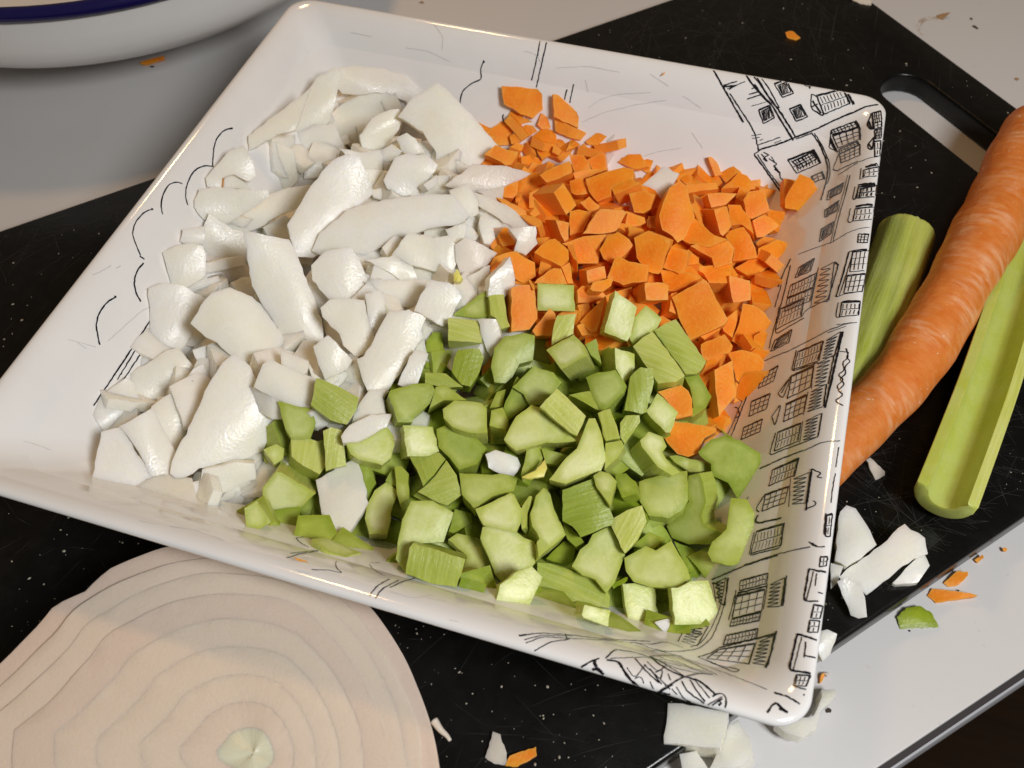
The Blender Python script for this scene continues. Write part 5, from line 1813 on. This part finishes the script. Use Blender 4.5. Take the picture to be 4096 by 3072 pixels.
build_pieces('onion', '''
@Q9
2;15,80;11;sag=0.4;white onion cube under the front corner of the dish;-95,1235 0,1240 300,1300 240,1525 0,1505 -120,1500
0.2;;7;sag=1.4;greyish onion piece beside the white cube at the picture's bottom edge;300,1380 360,1350 430,1450 460,1570 350,1659 170,1680 250,1500
0;;4;sag=1.6 tone=0.1;translucent onion sheet on the counter beyond the dish corner;600,1360 850,1320 880,1250 900,1150 985,1155 990,1200 890,1290 870,1410 770,1465 680,1440
0.4;;5;;onion bit below the white cube at the board's end;-20,1570 90,1540 165,1660 0,1680
''', zk, 'scraps of onion around the dish corner', 'onion_scrap')
onb, onc = flat(ZB + 0.0012), flat(ZC + 0.0014)
bit('onion_sliver', 'Q6', '1190,1320 1215,1305 1312,1395 1310,1420 1250,1452', onb, 0, 1.2, M_ONION, 'thin white onion sliver on the board under the whole carrot', 'onion sliver')
bit('onion_sliver', 'Q8', '930,1590 980,1420 1030,1440 1070,1560 1070,1640 990,1632', onb, 0, 1.5, M_ONION, 'curved onion sliver on the black board in front of the dish', 'onion sliver')
bit('carrot_sliver', 'Q8', '1060,1645 1090,1580 1140,1560 1260,1520 1265,1580 1140,1650', onb, 0, 1.2, M_CARROT, 'ragged carrot sliver beside the curved onion sliver', 'carrot sliver')
bit('carrot_chip', 'Q3', '665,210 690,200 720,205 765,245 730,265 680,245', onb, 0, 0.8, M_CARROT, 'small carrot chip on the board behind the dish', 'carrot chip')
bit('onion_sliver', 'Q3', '1100,0 1160,30 1220,35 1228,8 1190,-40 1120,-40', onb, 0, 1.5, M_ONION, 'onion bit at the far corner of the black board', 'onion sliver')
bit('carrot_chip', 'Q9', '1690,460 1780,380 1850,385 1850,410 1790,470 1720,485', onc, 0, 2.4, M_CARROT, 'chunky carrot chip on the white counter at the board edge', 'carrot chip')
bit('carrot_chip', 'Q9', '1585,540 1620,495 1780,515 1915,540 1640,590', onc, 0, 2.6, M_CARROT, 'long pointed carrot chip on the white counter', 'carrot chip')
bit('carrot_chip', 'Q9', '1890,310 1945,275 1952,295 1910,330', onc, 0, 0.8, M_CARROT, 'flat carrot scrap on the counter above the chunky chip', 'carrot chip')
bit('carrot_crumb', 'Q9', '2075,240 2088,228 2105,238 2098,254 2082,254', onc, 0, 0.8, M_CARROT, 'round carrot crumb alone on the white counter', 'carrot crumb', step=0.0004)
bit('carrot_sliver', 'Q9', '888,1112 900,1050 918,1040 922,1060 905,1095', onc, 0, 0.8, M_CARROT, 'carrot sliver peeping out behind the dish corner', 'carrot sliver')
bit('celery_slice', 'Q9', '1390,680 1450,620 1540,605 1620,660 1660,745 1410,760', onc, 0, 3.0, M_CELCUT, 'thin half-moon celery slice on the white counter', 'celery slice', sag=0.5)
bit('carrot_sliver', 'Q1', '900,402 1060,360 1070,380 1000,400 955,420 915,415', onc, 0, 1.2, M_CARROT, 'carrot sliver on the counter at the foot of the enamel bowl', 'carrot sliver')
bit('onion_sliver', 'Q9', '915,1040 960,1042 940,1068', onc, 0, 0.8, M_ONION, 'tiny onion flake behind the dish corner on the counter', 'onion sliver', step=0.0004)
for crop, pts, lab in (('Q9', '925,1280 950,1268 966,1283 960,1300 935,1302', 'dark crumb on the counter just past the dish corner'),
                       ('Q9', '1462,770 1470,762 1480,768 1474,777', 'tiny dark crumb under the half-moon celery slice'),
                       ('Q9', '1775,508 1785,502 1797,508 1788,514', 'tiny dark crumb behind the long carrot chip'),
                       ('Q3', '1878,165 1890,163 1918,182 1905,190', 'elongated dark crumb on the far counter'),
                       ('Q3', '1862,118 1872,112 1880,119 1870,125', 'small dark crumb next to the elongated one'),
                       ('Q3', '2152,510 2166,500 2182,512 2168,524', 'brown crumb on the counter near the whole carrot'),
                       ('Q2', '502,14 520,5 536,16 520,24', 'grey crumb on the counter behind the dish'),
                       ('Q1', '968,430 985,424 1000,428 980,436', 'dark speck below the carrot sliver by the bowl')):
    bit('crumb', crop, pts, flat(ZC + 0.0006), 0, 0.5, M_DARKCRUMB if 'brown' not in lab and 'grey' not in lab else M_STAIN, lab, 'crumb', step=0.0004)
bit('food_scrap', 'Q3', '1645,120 1655,95 1690,85 1735,78 1705,105 1680,140 1660,138', flat(ZC + 0.0008), 0, 0.7, M_STAIN, 'brown dried food scrap on the far counter', 'food scrap', step=0.0006)

# dried drip rings and smears: thin films on the counter
def film(crop, pts, mat, label):
    P = [at(x, y, ZC + 0.00022) for x, y in src(crop, parse(pts))]
    bm = bmesh.new()
    vs = [bm.verts.new(p) for p in resample(P + [P[0]], 40)[:-1]]
    top = bm.faces.new(vs)
    r = bmesh.ops.extrude_face_region(bm, geom=[top])
    bmesh.ops.translate(bm, verts=[g for g in r['geom'] if isinstance(g, bmesh.types.BMVert)], vec=(0, 0, -0.00015))
    o = from_bm('stain', bm, mat, None, 30)
    tag(o, label, 'stain')
m = NT('pale_stain')
tr = m.n('ShaderNodeBsdfTransparent')
mx = m.n('ShaderNodeMixShader')
fac = m.ramp(m.noise(300, 4), [(0.42, 0.0), (0.75, 0.40)])
m.l(fac, mx.inputs['Fac']); m.l(tr.outputs[0], mx.inputs[1]); m.l(m.b.outputs[0], mx.inputs[2])
m.l(mx.outputs[0], m.t.nodes['Material Output'].inputs['Surface'])
m.set(Base_Color=(0.52, 0.40, 0.28, 1), Roughness=0.5)
M_FILM = m.m
film('Q3', '1510,170 1540,125 1600,105 1655,110 1650,130 1590,130 1550,160 1540,205 1560,225 1530,220', M_FILM, 'pale brown drip ring beside the dried food scrap')

# specks of food and water dried on the black board: far too many to count
crng = random.Random(21)
bm = bmesh.new()
holepoly = [(p.x, p.y) for p in hole]
def scatter(n, box, size, jit):
    done = 0
    while done < n:
        px, py = crng.uniform(box[0], box[2]), crng.uniform(box[1], box[3])
        p = at(px, py, ZB)
        q = xy(p)
        if (q - p1).dot(Vector((-dA.y, dA.x))) > -0.004 or (q - p3).dot(Vector((-dB.y, dB.x))) > -0.004 or (q - p6).dot(Vector((-dC.y, dC.x))) < 0.006:
            done += 1
            continue
        if inpoly((q.x, q.y), holepoly) or edgedist((q.x, q.y), holepoly) < 0.003:
            done += 1
            continue
        r = size * crng.lognormvariate(0, 0.55)
        r = min(r, size * 3)
        sq, an = crng.uniform(0.5, 1.0), crng.uniform(0, 3.14)
        mtx = Matrix.Translation((p.x, p.y, ZB + r * 0.22)) @ Matrix.Rotation(an, 4, 'Z') @ Matrix.Diagonal((r, r * sq, r * 0.3, 1))
        bmesh.ops.create_icosphere(bm, subdivisions=1, radius=1.0, matrix=mtx)
        done += 1
scatter(150, (0, 1950, 1300, 3072), 0.00020, 1)
scatter(110, (1500, 2500, 2750, 3072), 0.00017, 1)
scatter(120, (2200, 0, 4096, 700), 0.00020, 1)
scatter(60, (3400, 300, 4096, 1000), 0.00022, 1)
scatter(120, (3300, 1600, 4096, 2500), 0.00014, 1)
scatter(60, (0, 700, 600, 1400), 0.00020, 1)
o = from_bm('crumbs', bm, M_CRUMB, None, 180)
tag(o, 'pale specks of food and dried water on the black board', 'crumbs', kind='stuff')

# knife scratches on the board: hairlines crossing everywhere
srng = random.Random(31)
sv, sf = [], []
def knife(px, py, ang, length, w):
    p = xy(at(px, py, ZB))
    d = Vector((math.cos(ang), math.sin(ang))); nrm = Vector((-d.y, d.x))
    bend = srng.gauss(0, 0.06) * length
    prev = None
    m = 7
    for k in range(m):
        t = k / (m - 1) - 0.5
        q = p + d * (length * t) + nrm * (bend * (0.25 - t * t))
        if (q - p1).dot(Vector((-dA.y, dA.x))) > -0.003 or (q - p3).dot(Vector((-dB.y, dB.x))) > -0.003 or (q - p6).dot(Vector((-dC.y, dC.x))) < 0.004 \
                or inpoly((q.x, q.y), holepoly) or edgedist((q.x, q.y), holepoly) < 0.003:
            prev = None
            continue
        ww = w * (0.25 + 1.5 * (0.25 - t * t)) * srng.uniform(0.5, 1.2)
        a = len(sv)
        sv.extend([(q.x + nrm.x * ww, q.y + nrm.y * ww, ZB + 0.00004), (q.x - nrm.x * ww, q.y - nrm.y * ww, ZB + 0.00004)])
        if prev is not None:
            sf.append((prev, prev + 1, a + 1, a))
        prev = a
for box, n, lo, hi, w in (((3350, 1500, 4096, 2450), 260, 0.004, 0.022, 0.00006), ((2300, 0, 3500, 330), 70, 0.008, 0.045, 0.00006), ((2500, 0, 3300, 260), 40, 0.02, 0.06, 0.00005),
                          ((0, 700, 500, 1100), 40, 0.004, 0.02, 0.00006), ((3350, 380, 3700, 900), 45, 0.004, 0.016, 0.00006), ((1500, 2550, 2800, 3072), 40, 0.004, 0.02, 0.00004), ((0, 2000, 600, 3000), 25, 0.003, 0.014, 0.00005)):
    base = srng.uniform(0, 3.14)
    for _ in range(n):
        knife(srng.uniform(box[0], box[2]), srng.uniform(box[1], box[3]), base + srng.gauss(0, 0.55) if srng.random() < 0.7 else srng.uniform(0, 3.14), srng.uniform(lo, hi), w)
me = bpy.data.meshes.new('scratches')
me.from_pydata(sv, [], sf)
tag(link('scratches', me, mat_plain('board_scratch', (0.055, 0.055, 0.052), 0.5), board), kind='stuff')
